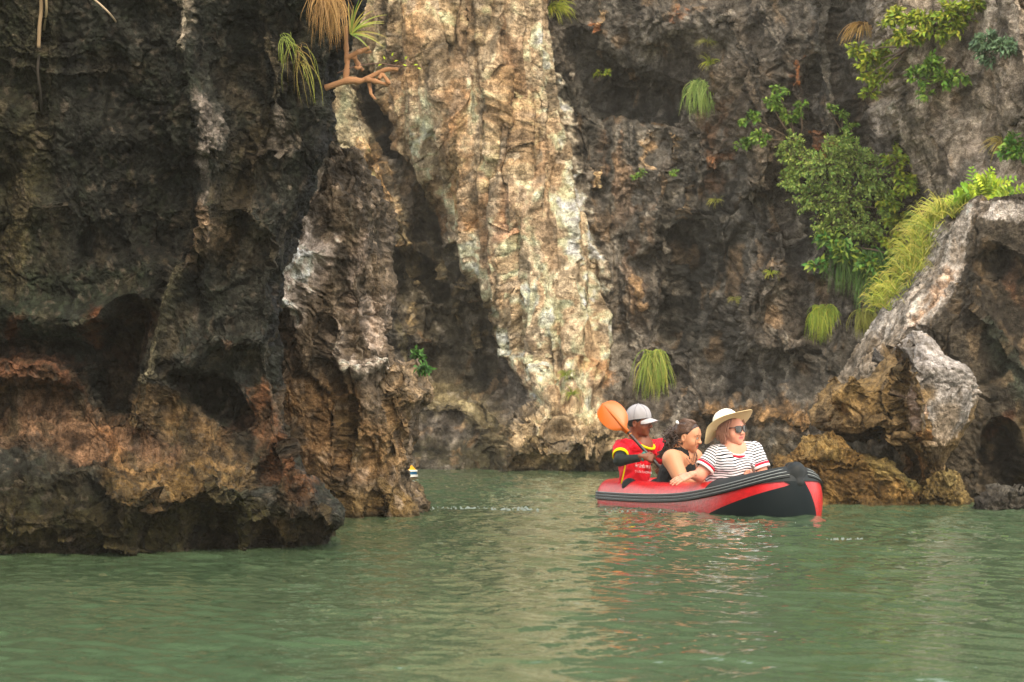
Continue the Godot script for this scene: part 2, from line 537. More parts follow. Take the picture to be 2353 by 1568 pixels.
# ---------------------------------------------------------------- the dark sea cliff close by on the left
func near_cliff() -> void:
	# [Y, right-hand edge X, distance of the face]
	var rim := [[-900, 900, 11.4], [-300, 880, 11.6], [0, 826, 11.9], [110, 800, 12.0], [200, 768, 12.1], [270, 752, 12.1], [345, 748, 12.1], [420, 728, 12.2], [480, 704, 12.2], [560, 672, 12.3], [650, 640, 12.3], [760, 634, 12.4], [850, 640, 12.5], [940, 652, 12.5], [1010, 668, 12.5],
		[1080, 700, 12.5], [1130, 742, 12.45], [1170, 778, 12.45], [1200, 784, 12.5], [1230, 772, 12.6], [1250, 766, 12.7], [1300, 770, 12.75], [1400, 780, 12.8]]
	var f := Field.new(-400, -920, 960, 1420, 5.0, lin("474841"))
	# the mossy greenish wall, blackest in the middle
	f.stain("4c4a36", 0.7, [40, 0, 150, 20, 420, 130, 60, 620, 120])
	f.stain("6d6444", 0.6, [60, 330, 60, 40, 480, 55, 30, 600, 40])
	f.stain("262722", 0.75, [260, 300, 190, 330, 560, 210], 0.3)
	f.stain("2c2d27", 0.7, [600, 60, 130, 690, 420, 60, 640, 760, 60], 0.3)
	f.stain("54482f", 0.65, [600, 300, 60, 540, 470, 60, 520, 560, 50])
	f.stain("3c4434", 0.8, [40, 690, 90, 300, 640, 60], 0.3)
	f.stain("3a4a3c", 0.7, [60, 740, 70, 190, 770, 60], 0.3)
	# the pale crest that runs down the wall
	f.both(0.10, "d8c8b0", 0.95, [412, -20, 20, 430, 60, 26, 424, 120, 14], 0.4)
	f.relief(0.22, [430, 120, 60, 480, 260, 75, 500, 430, 70, 470, 560, 60], 0.0)
	f.stain("c0b2a6", 0.85, [470, 235, 28, 500, 290, 44, 490, 360, 28], 0.3)
	f.stain("b8aa9c", 0.8, [455, 370, 14, 478, 430, 16, 470, 480, 12], 0.2)
	f.both(0.12, "c8a888", 0.9, [470, 490, 30, 492, 545, 38, 450, 590, 26], 0.2)
	f.stain("b0a294", 0.7, [640, 260, 30, 650, 360, 24])
	f.both(0.08, "9a8a70", 0.75, [615, 90, 18, 640, 150, 30, 630, 230, 20])
	f.relief(0.14, [560, 480, 60, 640, 560, 40, 600, 800, 60])
	f.relief(-0.20, [340, 380, 130, 380, 520, 100])
	f.relief(-0.16, [560, 80, 60, 570, 330, 40, 500, 640, 30])
	f.relief(-0.14, [95, 60, 14, 90, 200, 16, 98, 300, 10])
	f.relief(-0.08, [0, 130, 8, 100, 135, 10, 230, 150, 8])
	f.stain("26272a", 0.85, [815, 0, 34, 775, 220, 34, 725, 430, 36, 660, 620, 30, 636, 780, 22], 0.5)
	f.stain("8a7c68", 0.6, [560, 470, 34, 600, 540, 40, 570, 600, 26], 0.3)
	f.stain("6e6248", 0.6, [20, 560, 50, 20, 660, 40], 0.2)
	# the wave-cut notch: a lip, then caves behind two leaning pillars
	f.relief(0.22, [-100, 720, 70, 60, 730, 70, 200, 740, 60, 330, 690, 50], 0.1)
	f.relief(0.20, [430, 830, 60, 500, 800, 60, 580, 790, 60], 0.1)
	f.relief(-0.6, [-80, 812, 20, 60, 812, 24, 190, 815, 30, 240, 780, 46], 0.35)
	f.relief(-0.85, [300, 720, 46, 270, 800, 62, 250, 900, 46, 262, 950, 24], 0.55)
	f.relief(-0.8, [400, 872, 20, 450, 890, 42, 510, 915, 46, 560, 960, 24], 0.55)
	f.relief(-0.9, [640, 640, 14, 634, 800, 16, 650, 960, 14, 660, 1010, 8], 0.2)
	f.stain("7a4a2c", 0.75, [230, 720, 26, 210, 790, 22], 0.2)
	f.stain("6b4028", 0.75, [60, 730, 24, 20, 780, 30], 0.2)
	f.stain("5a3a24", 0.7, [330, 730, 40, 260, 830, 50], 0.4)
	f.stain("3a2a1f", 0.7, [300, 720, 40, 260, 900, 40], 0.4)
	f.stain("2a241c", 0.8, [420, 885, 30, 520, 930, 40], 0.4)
	f.stain("5c3420", 0.6, [560, 960, 30, 520, 1000, 24], 0.4)
	f.both(0.5, "b0a686", 0.85, [425, 610, 26, 385, 700, 22, 362, 800, 26, 350, 870, 36], 0.2)
	f.relief(0.5, [350, 880, 40, 330, 960, 60], 0.2)
	f.both(0.10, "8a5a38", 0.8, [530, 800, 10, 545, 800, 12], 0.3)
	# the tan and orange foot that spreads to the water, and the belt of weed along it
	f.relief(0.35, [-100, 860, 70, 90, 850, 70, 160, 870, 50], 0.2)
	f.stain("98694c", 0.85, [-100, 850, 60, 80, 850, 60, 170, 870, 50], 0.4)
	f.stain("b48c6c", 0.85, [-60, 940, 80, 120, 960, 90, 240, 1010, 80, 380, 1060, 70], 0.4)
	f.stain("a5845a", 0.8, [330, 930, 60, 420, 960, 60, 520, 1060, 80], 0.4)
	f.stain("b07848", 0.5, [225, 990, 30, 260, 1030, 34, 300, 1050, 24], 0.2)
	f.stain("a06e4c", 0.8, [600, 900, 40, 610, 980, 40, 640, 1070, 50, 690, 1130, 40], 0.4)
	f.stain("a08262", 0.6, [640, 900, 14, 650, 970, 16])
	f.stain("957646", 0.8, [300, 1110, 90, 480, 1100, 80, 560, 1090, 50], 0.4)
	f.stain("5e5430", 0.85, [-80, 1230, 130, 140, 1220, 110, 330, 1250, 80, 480, 1230, 80, 590, 1200, 60], 0.4)
	f.stain("3a351f", 0.8, [20, 1150, 70, 150, 1140, 70, 220, 1200, 60], 0.3)
	f.stain("5a5428", 0.8, [520, 1110, 50, 580, 1160, 40, 560, 1230, 50], 0.3)
	f.stain("454024", 0.85, [340, 1210, 60, 440, 1210, 60, 520, 1250, 40], 0.4)
	f.stain("6b5a36", 0.8, [640, 1230, 60, 740, 1220, 50], 0.4)
	f.stain("4a3c28", 0.7, [660, 1130, 50, 740, 1180, 40], 0.3)
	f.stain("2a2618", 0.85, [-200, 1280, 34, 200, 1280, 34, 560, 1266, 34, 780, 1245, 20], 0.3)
	f.relief(0.30, [300, 1130, 90, 450, 1110, 90, 560, 1120, 60], 0.2)
	f.relief(-0.12, [330, 1225, 50, 430, 1200, 50, 530, 1235, 40], 0.3)
	f.relief(-0.12, [80, 1160, 40, 190, 1130, 40, 250, 1190, 30], 0.2)
	f.relief(0.25, [540, 1100, 70, 590, 1180, 50, 560, 1250, 40], 0.2)
	f.relief(-0.85, [604, 1216, 22, 606, 1260, 24], 0.4)
	f.relief(-0.5, [640, 1040, 22, 606, 1110, 20, 602, 1170, 16], 0.2)
	f.relief(0.25, [690, 1180, 50, 750, 1190, 40], 0.2)
	f.craggy(1.25, [-100, 960, 90, 200, 1000, 100, 420, 1050, 90, 650, 1120, 90], 0.4)
	f.craggy(1.4, [-100, 1200, 100, 200, 1200, 90, 400, 1180, 80, 560, 1200, 80, 720, 1200, 60], 0.4)
	f.craggy(0.5, [40, 740, 70, 300, 700, 60, 300, 830, 60], 0.4)
	var step := 2.5 / Q
	var ys := []
	var Y := 1345.0
	while Y > -900.0:
		ys.append(Y)
		Y -= step if Y > -30.0 else step * 6.0
	var pos := PackedVector3Array(); var px := PackedFloat32Array(); var py := PackedFloat32Array()
	var n_face := int(820.0 / step)
	var n_far := 90
	var n_turn := int(260.0 / step)
	var nu := n_far + n_face + n_turn
	for y in ys:
		var edge := table(rim, y, 1)
		var d := table(rim, y, 2)
		# the foot leans out to the water
		var foot := smoothstep(900.0, 1290.0, y)
		for i in nu:
			var X: float
			var back := 0.0
			if i < n_far:
				X = -40.0 - 1460.0 * pow(1.0 - float(i) / n_far, 1.5)
			elif i < n_far + n_face:
				X = lerpf(-40.0, edge - 30.0, float(i - n_far) / n_face)
			else:
				var t := float(i - n_far - n_face) / (n_turn - 1)
				if t < 0.4:
					var a := t / 0.4 * PI * 0.5
					X = edge - 30.0 + 30.0 * sin(a)
					back = 0.42 * (1.0 - cos(a))
				else:
					var b := pow((t - 0.4) / 0.6, 1.6)
					X = edge - 60.0 * b * b - 20.0 * b
					back = 0.42 + 4.5 * b
			var slope := clampf(X, -200.0, edge) / 760.0
			var dd := d - 0.85 * foot * (1.0 - 0.85 * smoothstep(0.35, 0.85, slope)) + 0.35 * slope * slope
			dd -= smoothstep(-40.0, -1500.0, X) * 3.0
			pos.append(at(X, y, dd + back)); px.append(X); py.append(y)
	var how := {"size": 0.62, "seed": 11, "run": 0.45, "gain": 0.88, "push": Vector3(0, 0, 1), "big": 0.18, "facet": 0.10, "facet_f": 1.1, "ridge": 0.02, "pits": 0.025, "pit_f": 12.0, "fine": 0.024, "vary": 0.5,
		"tints": [["6a5f4c", 0.5, 2.2, 0.18], ["2c3324", 0.55, 3.0, 0.15], ["85786a", 0.5, 7.0, 0.32]]}
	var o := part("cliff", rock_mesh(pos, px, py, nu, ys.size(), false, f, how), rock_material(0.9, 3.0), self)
	tag(o, "dark mossy limestone cliff with a wave-cut notch, filling the left of the view", "cliff", "", "structure")

# ---------------------------------------------------------------- the pale-crested stack behind it
func stack() -> void:
	var rows := [[318, 752, 764], [345, 744, 786], [370, 738, 838], [420, 726, 866], [480, 700, 892], [560, 668, 896], [640, 640, 900], [720, 628, 905], [790, 622, 906], [830, 620, 925], [880, 620, 966], [930, 618, 982], [980, 620, 976], [1040, 622, 960], [1090, 622, 950], [1140, 626, 970], [1175, 628, 984], [1215, 630, 988]]
	var f := Field.new(580, 290, 1040, 1240, 4.0, lin("5c5042"))
	f.unit = 0.0037
	f.stain("37322c", 0.85, [760, 360, 60, 830, 420, 60, 870, 560, 50], 0.4)
	f.stain("2a2826", 0.7, [730, 480, 40, 780, 560, 30, 860, 700, 40], 0.3)
	f.both(0.12, "d2c4ba", 0.95, [700, 540, 40, 740, 590, 44, 700, 640, 34, 690, 700, 40], 0.35)
	f.stain("c4b4a8", 0.85, [790, 560, 20, 740, 660, 40, 690, 740, 30], 0.2)
	f.stain("8f7f74", 0.6, [850, 560, 20, 840, 640, 24, 830, 720, 20], 0.1)
	f.both(0.16, "d0c0b2", 0.9, [800, 770, 22, 780, 820, 36, 820, 850, 30, 890, 850, 26], 0.2)
	f.stain("b8a698", 0.75, [890, 700, 24, 880, 790, 24], 0.2)
	f.stain("4a3c30", 0.8, [660, 760, 40, 690, 800, 30, 660, 870, 40], 0.3)
	f.both(0.10, "9a8468", 0.8, [930, 860, 40, 960, 910, 40], 0.3)
	f.stain("7d6244", 0.85, [700, 930, 80, 800, 930, 70, 740, 1040, 80, 860, 1030, 90], 0.4)
	f.stain("8d7250", 0.7, [940, 930, 40, 930, 1000, 40, 900, 1080, 40], 0.3)
	f.stain("6a5634", 0.8, [930, 1150, 60, 820, 1160, 60, 700, 1150, 60], 0.3)
	f.stain("453a24", 0.8, [820, 960, 26, 830, 1040, 24], 0.3)
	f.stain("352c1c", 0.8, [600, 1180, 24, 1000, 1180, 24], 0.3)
	f.relief(-0.5, [810, 930, 16, 815, 1000, 20, 800, 1080, 10], 0.2)
	f.relief(-0.5, [878, 1130, 12, 872, 1180, 16], 0.3)
	f.relief(-0.25, [780, 760, 14, 750, 840, 14, 800, 900, 12], 0.2)
	f.relief(-0.3, [930, 860, 10, 900, 900, 14, 940, 1010, 14], 0.2)
	f.relief(0.2, [720, 600, 60, 690, 700, 50], 0.2)
	f.craggy(1.3, [760, 400, 80, 850, 500, 60, 730, 600, 80, 840, 760, 80])
	f.craggy(1.1, [700, 960, 90, 900, 960, 90, 850, 1140, 90])
	var how := {"size": 0.8, "seed": 31, "gain": 2.1, "big": 0.16, "facet": 0.14, "facet_f": 1.6, "ridge": 0.03, "pits": 0.03, "fine": 0.02, "vary": 0.5, "warp": 10.0, "tints": [["8c7c6c", 0.55, 5.0, 0.25], ["332e22", 0.5, 3.0, 0.2]]}
	var o := part("rock_stack", loft_rock(rows, 16.9, 1.5, 2.8, 2.4, f, how), rock_material(1.1, 3.0), self)
	tag(o, "tall ragged rock stack with pale crest beside the dark cliff, tan at the waterline", "cliff", "", "structure")

# ---------------------------------------------------------------- the great wall at the back of the cove
func back_wall() -> void:
	var f := Field.new(560, -1700, 2560, 1180, 6.0, lin("544e47"))
	f.unit = 0.0065
	f.steep = 1.7
	# dark wall right of the flowstone
	f.stain("4c4944", 0.85, [1420, -200, 150, 1420, 200, 120, 1450, 460, 90, 1650, 500, 180, 1650, 750, 160, 1800, 850, 160], 0.5)
	f.stain("5e5851", 0.7, [1480, 60, 120, 1700, 80, 120, 1820, 40, 90], 0.3)
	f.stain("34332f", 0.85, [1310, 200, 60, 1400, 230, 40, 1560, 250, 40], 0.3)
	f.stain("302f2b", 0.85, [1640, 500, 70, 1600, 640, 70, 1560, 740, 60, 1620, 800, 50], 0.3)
	f.stain("33322e", 0.8, [1900, -60, 60, 1890, 160, 60, 1930, 300, 50, 1850, 420, 50, 1860, 600, 60], 0.3)
	f.stain("5e5346", 0.75, [1660, 200, 80, 1720, 300, 70, 1740, 420, 60], 0.3)
	f.stain("675c50", 0.7, [1780, 640, 80, 1730, 760, 90, 1840, 760, 80], 0.3)
	f.stain("4a4640", 0.7, [1650, 850, 90, 1850, 860, 80], 0.3)
	f.stain("8b8174", 0.55, [1400, 560, 30, 1420, 700, 44, 1460, 640, 30, 1440, 800, 40], 0.1)
	f.stain("7d776e", 0.7, [1430, 300, 40, 1440, 440, 40, 1420, 620, 40, 1440, 760, 44, 1420, 860, 50], 0.3)
	for s in [[1375, 380, 8, 1372, 430, 12], [1490, 300, 9, 1465, 390, 5], [1545, 310, 5, 1535, 370, 5], [1380, 610, 16, 1390, 680, 12], [1385, 20, 10, 1380, 60, 9], [1465, 650, 10, 1475, 700, 9], [1585, 420, 6, 1580, 520, 6]]:
		f.both(0.25, "b3946e", 0.85, s, 0.3)
	for s in [[1825, 140, 10, 1815, 200, 9], [1880, 300, 12, 1886, 340, 12], [1640, 360, 10, 1640, 400, 10], [1540, 30, 8, 1535, 60, 6], [1905, 320, 14, 1915, 380, 14], [1370, 50, 10, 1375, 80, 8]]:
		f.both(0.1, "a8683a", 0.85, s, 0.3)
	f.stain("6e5038", 0.6, [1640, 250, 20, 1640, 420, 22])
	f.relief(-0.7, [1330, 110, 60, 1400, 200, 80, 1520, 235, 60], 0.0)
	f.relief(-0.9, [1600, 560, 70, 1590, 680, 60, 1560, 760, 50], 0.1)
	f.relief(-1.4, [1940, -300, 50, 1935, 150, 40, 1960, 300, 34, 2000, 340, 20], 0.1)
	f.relief(-0.8, [1860, 160, 30, 1850, 330, 30, 1800, 470, 40, 1840, 560, 50], 0.1)
	f.relief(0.9, [1700, 160, 90, 1730, 330, 80, 1720, 440, 50], 0.1)
	f.relief(0.8, [1500, 60, 90, 1640, 60, 90], 0.1)
	f.relief(0.9, [1760, 640, 70, 1700, 780, 80, 1800, 800, 80], 0.1)
	f.relief(0.5, [1500, 400, 50, 1490, 560, 60], 0.1)
	f.relief(-0.5, [1720, 720, 12, 1760, 640, 10, 1790, 580, 8], 0.2)
	# the grey-brown face at the upper right, standing forward
	f.both(1.6, "9a8c7c", 0.9, [2120, -400, 150, 2120, 60, 140, 2160, 260, 150, 2260, 420, 180, 2240, 620, 120], 0.75)
	f.both(1.0, "9a8c7c", 0.9, [2330, -400, 160, 2330, 200, 180], 0.6)
	f.stain("b0a292", 0.6, [1995, 20, 26, 2030, 200, 60, 2030, 300, 40], 0.2)
	f.stain("6e6358", 0.6, [2190, 330, 50, 2160, 400, 50, 2290, 130, 60], 0.2)
	f.stain("8f7f6d", 0.5, [2150, 250, 50, 2270, 250, 60, 2100, 410, 30], 0.2)
	f.relief(-0.4, [2150, 180, 14, 2100, 260, 12, 2070, 330, 10], 0.2)
	# flowstone: a pale curtain of drapes that widens to the water
	f.relief(1.0, [1020, -500, 280, 1040, 0, 250, 1100, 250, 210, 1170, 450, 180, 1230, 650, 160, 1280, 800, 150, 1310, 960, 190], 0.2)
	f.stain("d0b898", 0.92, [980, -600, 340, 1000, 0, 250, 1060, 200, 210, 1120, 330, 190], 0.75)
	f.stain("dcc6a8", 0.94, [1120, 330, 175, 1190, 520, 160, 1250, 680, 140, 1290, 800, 118, 1300, 880, 100], 0.8)
	f.stain("eed9b8", 0.85, [1230, 120, 34, 1265, 260, 44, 1280, 420, 50, 1320, 600, 60, 1340, 760, 60, 1350, 850, 50], 0.4)
	f.stain("ead2b0", 0.8, [1190, 560, 34, 1180, 640, 50, 1230, 740, 70, 1250, 850, 60], 0.4)
	f.stain("f2e4cc", 0.8, [1245, 80, 10, 1280, 170, 10, 1303, 240, 12, 1318, 330, 9, 1330, 430, 9, 1350, 520, 14, 1376, 600, 16, 1392, 700, 14], 0.4)
	f.stain("d8995c", 0.8, [1045, 230, 28, 1050, 300, 36, 1070, 370, 30, 1070, 470, 30, 1090, 515, 24], 0.3)
	f.stain("e2c08c", 0.8, [1062, 280, 12, 1066, 380, 13, 1075, 430, 10], 0.3)
	f.stain("c39a66", 0.6, [960, 60, 50, 1010, 160, 40, 900, 250, 30], 0.2)
	f.stain("9a6a44", 0.55, [1110, 420, 30, 1130, 560, 30, 1150, 640, 24], 0.2)
	f.stain("9a6548", 0.6, [1160, 470, 16, 1165, 560, 16], 0.2)
	f.stain("9c8a72", 0.6, [1000, 130, 60, 1110, 480, 60, 1150, 300, 60, 1220, 420, 40], 0.2)
	f.stain("7c6e58", 0.6, [1180, 200, 40, 1200, 330, 40, 1240, 480, 24], 0.2)
	f.stain("8f8066", 0.6, [1260, 350, 20, 1250, 450, 24], 0.2)
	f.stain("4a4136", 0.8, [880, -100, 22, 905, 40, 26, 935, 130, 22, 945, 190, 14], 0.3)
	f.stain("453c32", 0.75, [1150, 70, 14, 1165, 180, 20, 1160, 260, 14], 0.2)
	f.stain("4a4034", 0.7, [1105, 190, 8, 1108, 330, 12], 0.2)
	f.both(0.22, "d2b48a", 0.8, [1160, 200, 14, 1130, 320, 12, 1120, 440, 12], 0.3)
	f.both(0.2, "d6bc94", 0.8, [1205, 240, 10, 1195, 330, 12, 1200, 420, 10], 0.3)
	f.both(0.2, "c8ac86", 0.75, [1100, 20, 14, 1095, 120, 14], 0.3)
	f.both(0.2, "c4a880", 0.75, [1040, 30, 16, 1035, 110, 14], 0.3)
	f.relief(-0.5, [1175, 540, 16, 1195, 620, 24, 1200, 680, 16], 0.0)
	f.relief(-0.35, [1130, 430, 16, 1140, 530, 20], 0.0)
	f.relief(-0.5, [1245, 800, 8, 1250, 880, 9], 0.2)
	f.fluted(1.0, [1000, -500, 320, 1030, 0, 240, 1080, 250, 200, 1150, 450, 180, 1230, 650, 140, 1290, 820, 120], 0.8)
	f.fluted(0.6, [1430, 300, 60, 1430, 700, 80], 0.5)
	# pinnacle of old flowstone by the stack, and the black hollow beside it
	f.both(1.0, "9a8f74", 0.9, [790, 180, 34, 800, 280, 60, 830, 380, 70, 880, 480, 66, 920, 560, 50], 0.5)
	f.stain("b48a5c", 0.75, [850, 360, 40, 890, 470, 44, 920, 560, 34], 0.3)
	f.stain("7c8068", 0.7, [790, 230, 30, 810, 280, 30], 0.2)
	f.stain("c9b493", 0.6, [812, 260, 8, 822, 330, 10], 0.3)
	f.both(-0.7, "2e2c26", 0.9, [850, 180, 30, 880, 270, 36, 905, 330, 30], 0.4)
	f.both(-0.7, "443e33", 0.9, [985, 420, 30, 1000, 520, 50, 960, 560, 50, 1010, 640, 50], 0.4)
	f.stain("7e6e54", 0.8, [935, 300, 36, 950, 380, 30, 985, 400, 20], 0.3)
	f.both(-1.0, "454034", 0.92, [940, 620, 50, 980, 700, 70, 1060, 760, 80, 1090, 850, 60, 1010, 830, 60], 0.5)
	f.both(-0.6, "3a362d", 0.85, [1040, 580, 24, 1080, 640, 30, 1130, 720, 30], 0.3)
	for s in [[940, 540, 12, 960, 640, 9], [1000, 400, 8, 990, 470, 6], [1055, 640, 10, 1040, 720, 12], [945, 690, 14, 950, 760, 10], [1010, 560, 8, 1015, 640, 7], [1090, 740, 9, 1095, 800, 8]]:
		f.both(1.3, "94815f", 0.8, s, 0.3)
	f.both(0.3, "6b6148", 0.85, [940, 880, 60, 1040, 900, 50, 1100, 930, 50, 1130, 1000, 50], 0.4)
	f.stain("8b8060", 0.7, [920, 740, 16, 930, 820, 14], 0.3)
	f.stain("8d8263", 0.6, [1000, 880, 20, 1080, 900, 20, 1090, 960, 30], 0.2)
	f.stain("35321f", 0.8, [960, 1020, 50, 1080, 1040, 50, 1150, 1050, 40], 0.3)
	# foot: brown ledges by the waterline
	f.both(0.9, "a89272", 0.9, [1190, 1010, 60, 1270, 960, 70, 1360, 980, 80, 1460, 1000, 60], 0.4)
	f.stain("c8986a", 0.7, [1340, 850, 40, 1390, 860, 30], 0.3)
	f.stain("b8a282", 0.7, [1240, 930, 30, 1330, 930, 30, 1380, 930, 30], 0.2)
	f.relief(1.9, [1180, 1090, 90, 1300, 1080, 100, 1460, 1080, 90, 1600, 1080, 60], 0.3)
	f.relief(0.5, [960, 1080, 50, 1150, 1080, 50], 0.4)
	f.stain("85724f", 0.8, [1180, 1060, 40, 1300, 1060, 40, 1480, 1060, 40], 0.3)
	f.both(0.9, "8a6a45", 0.85, [1600, 945, 24, 1680, 945, 30, 1770, 960, 34, 1850, 960, 30], 0.3)
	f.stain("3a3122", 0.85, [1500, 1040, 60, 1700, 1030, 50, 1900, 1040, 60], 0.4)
	f.craggy(1.3, [1360, 200, 100, 1500, 560, 160, 1650, 300, 160, 1760, 700, 180, 1650, 920, 120], 0.5)
	f.craggy(0.55, [2150, 0, 180, 2200, 400, 200], 0.6)
	f.craggy(0.08, [1020, -300, 260, 1040, 0, 230, 1100, 250, 190, 1170, 450, 160, 1230, 650, 140, 1280, 800, 120], 0.75)
	f.craggy(1.6, [1180, 1000, 80, 1420, 1000, 90], 0.4)
	var step := 2.9 / Q
	var ys := []
	var Y := 1120.0
	while Y > -1650.0:
		ys.append(Y)
		Y -= step if Y > -110.0 else step * 7.0
	var xs := []
	var X := 300.0
	while X < 2700.0:
		xs.append(X)
		X += step if X > 720.0 and X < 2480.0 else step * 7.0
	var pos := PackedVector3Array(); var px := PackedFloat32Array(); var py := PackedFloat32Array()
	for y in ys:
		for x in xs:
			var d := 31.2 + 0.6 * smoothstep(1100.0, 800.0, y) - 0.00035 * maxf(0.0, -y)
			d -= 2.6 * smoothstep(1400.0, 2000.0, x) + 2.6 * smoothstep(1950.0, 2600.0, x)
			d -= 3.0 * smoothstep(760.0, 300.0, x)
			d -= 0.8 * smoothstep(800.0, 1120.0, y)
			pos.append(at(x, y, d)); px.append(x); py.append(y)
	var how := {"size": 1.9, "seed": 51, "run": 0.5, "gain": 2.1, "push": Vector3(0, 0, 1), "bend": 0.3, "big": 0.16, "facet": 0.10, "facet_f": 1.3, "ridge": 0.03, "pits": 0.03, "fine": 0.022, "flute": 0.15, "vary": 0.5, "warp": 16.0,
		"tints": [["8c8478", 0.5, 5.0, 0.28], ["2b2a25", 0.5, 2.4, 0.2], ["7a6247", 0.45, 3.0, 0.3]]}
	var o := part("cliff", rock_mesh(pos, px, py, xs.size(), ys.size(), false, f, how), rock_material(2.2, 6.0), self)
	tag(o, "high limestone wall at the back of the cove with a pale flowstone curtain", "cliff", "", "structure")

# ---------------------------------------------------------------- rocks on the right
func right_rocks() -> void:
	# undercut outcrop with a pale rim
	var f := Field.new(1840, 440, 2700, 1200, 4.0, lin("4d453a"))
	f.unit = 0.0046
	f.stain("c4b8ac", 0.95, [2180, 500, 18, 2146, 560, 16, 2138, 620, 22, 2090, 690, 36, 2030, 760, 44, 1960, 830, 40], 0.6)
	f.stain("cfc3b8", 0.95, [2180, 500, 20, 2280, 514, 24, 2400, 540, 30, 2600, 545, 40], 0.6)
	f.stain("b58a62", 0.6, [2130, 630, 12, 2070, 720, 14, 2040, 760, 10, 2110, 680, 8], 0.2)
	f.stain("8e7e6a", 0.8, [1990, 800, 40, 1930, 860, 50, 1960, 920, 60], 0.4)
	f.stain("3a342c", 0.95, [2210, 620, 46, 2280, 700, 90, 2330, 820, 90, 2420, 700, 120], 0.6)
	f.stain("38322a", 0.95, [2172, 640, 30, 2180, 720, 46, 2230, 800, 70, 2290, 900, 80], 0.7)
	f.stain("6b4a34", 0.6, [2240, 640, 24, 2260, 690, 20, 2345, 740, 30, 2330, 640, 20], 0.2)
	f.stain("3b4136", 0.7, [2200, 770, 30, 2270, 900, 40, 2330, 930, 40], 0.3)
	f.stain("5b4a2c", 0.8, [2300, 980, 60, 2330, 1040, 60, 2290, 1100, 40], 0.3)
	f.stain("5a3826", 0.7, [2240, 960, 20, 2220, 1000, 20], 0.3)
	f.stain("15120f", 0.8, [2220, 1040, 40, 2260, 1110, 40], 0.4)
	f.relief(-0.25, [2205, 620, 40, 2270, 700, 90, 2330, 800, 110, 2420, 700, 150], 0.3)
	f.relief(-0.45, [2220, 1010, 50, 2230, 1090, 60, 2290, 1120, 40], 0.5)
	f.relief(-0.4, [2050, 790, 34, 2010, 835, 24], 0.4)
	f.relief(-0.25, [2210, 772, 10], 0.4)
	f.relief(0.25, [2280, 870, 14, 2200, 760, 14, 2160, 720, 10], 0.1)
	f.craggy(0.6, [2280, 700, 120, 2330, 860, 120])
	f.craggy(1.3, [2000, 780, 60, 1930, 880, 80])
	var rows := [[468, 2180, 2720], [484, 2166, 2760], [500, 2163, 2780], [530, 2152, 2790], [560, 2138, 2800], [590, 2132, 2800], [620, 2116, 2800], [660, 2080, 2800], [700, 2042, 2800], [740, 2008, 2800], [790, 1978, 2800], [830, 1956, 2800], [880, 1915, 2800], [930, 1892, 2800], [1000, 1900, 2800], [1100, 1960, 2800], [1200, 1990, 2800]]
	var how := {"size": 0.9, "seed": 71, "gain": 1.5, "big": 0.08, "facet": 0.11, "facet_f": 0.7, "facet_o": 2, "ridge": 0.02, "pits": 0.02, "fine": 0.014, "vary": 0.4, "warp": 9.0, "tints": [["77644c", 0.5, 3.0, 0.2], ["2f2c25", 0.5, 2.5, 0.22]]}
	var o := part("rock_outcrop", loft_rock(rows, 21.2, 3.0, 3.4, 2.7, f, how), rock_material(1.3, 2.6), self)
	tag(o, "undercut rock outcrop with a pale grassy rim at the right edge", "cliff", "", "structure")

	# the leaning wedge of grey and tan rock
	f = Field.new(1840, 720, 2300, 1200, 3.5, lin("8b7350"))
	f.unit = 0.0041
	f.stain("b4aca6", 0.95, [2095, 775, 44, 2120, 830, 70, 2190, 890, 60, 2140, 960, 60], 0.7)
	f.stain("6f6a66", 0.7, [2070, 840, 24, 2110, 880, 26, 2150, 870, 24, 2190, 910, 20], 0.2)
	f.stain("c9ad9a", 0.85, [2050, 900, 14, 2060, 940, 20, 2050, 980, 14], 0.3)
	f.stain("a9957d", 0.8, [2150, 950, 40, 2130, 1020, 40, 2140, 1060, 30], 0.4)
	f.stain("b07f50", 0.8, [2075, 1000, 16, 2090, 1040, 16, 2090, 1090, 20, 2130, 1100, 26], 0.3)
	f.stain("8f7449", 0.8, [1910, 930, 40, 1960, 900, 40, 2010, 950, 40, 1980, 870, 40], 0.4)
	f.stain("574428", 0.8, [1980, 1020, 40, 2030, 1060, 40, 2060, 1100, 24], 0.4)
	f.both(-0.35, "3c3020", 0.6, [1990, 1010, 26, 2030, 1040, 30, 2050, 1080, 24], 0.3)
	f.relief(-0.22, [2055, 850, 12, 2080, 868, 10], 0.3)
	f.relief(-0.3, [2046, 850, 10, 2030, 920, 10, 2040, 990, 8], 0.1)
	f.relief(0.25, [2060, 830, 20, 2075, 930, 40, 2080, 1010, 20], 0.1)
	f.relief(0.2, [1920, 920, 34, 1950, 890, 24], 0.1)
	f.craggy(1.3, [1910, 930, 50, 1980, 900, 60, 2000, 1000, 60], 0.5)
	f.craggy(0.55, [2120, 820, 60, 2170, 900, 60, 2130, 980, 60], 0.6)
	rows = [[752, 2092, 2100], [762, 2076, 2120], [780, 2062, 2146], [810, 2040, 2176], [840, 2000, 2206], [860, 1958, 2226], [885, 1905, 2250], [900, 1890, 2254], [930, 1874, 2240], [960, 1872, 2222], [985, 1884, 2205], [1010, 1940, 2196], [1040, 1990, 2184], [1075, 2044, 2176], [1100, 2060, 2170], [1130, 2066, 2168], [1170, 2070, 2170]]
	how = {"size": 0.75, "seed": 81, "gain": 1.4, "big": 0.06, "facet": 0.30, "facet_f": 0.8, "facet_o": 1, "ridge": 0.02, "pits": 0.03, "fine": 0.018, "vary": 0.4, "warp": 8.0, "tints": [["5a4a30", 0.45, 4.0, 0.25]]}
	o = part("boulder", loft_rock(rows, 19.1, 1.3, 2.4, 2.4, f, how), rock_material(0.9, 3.0), self)
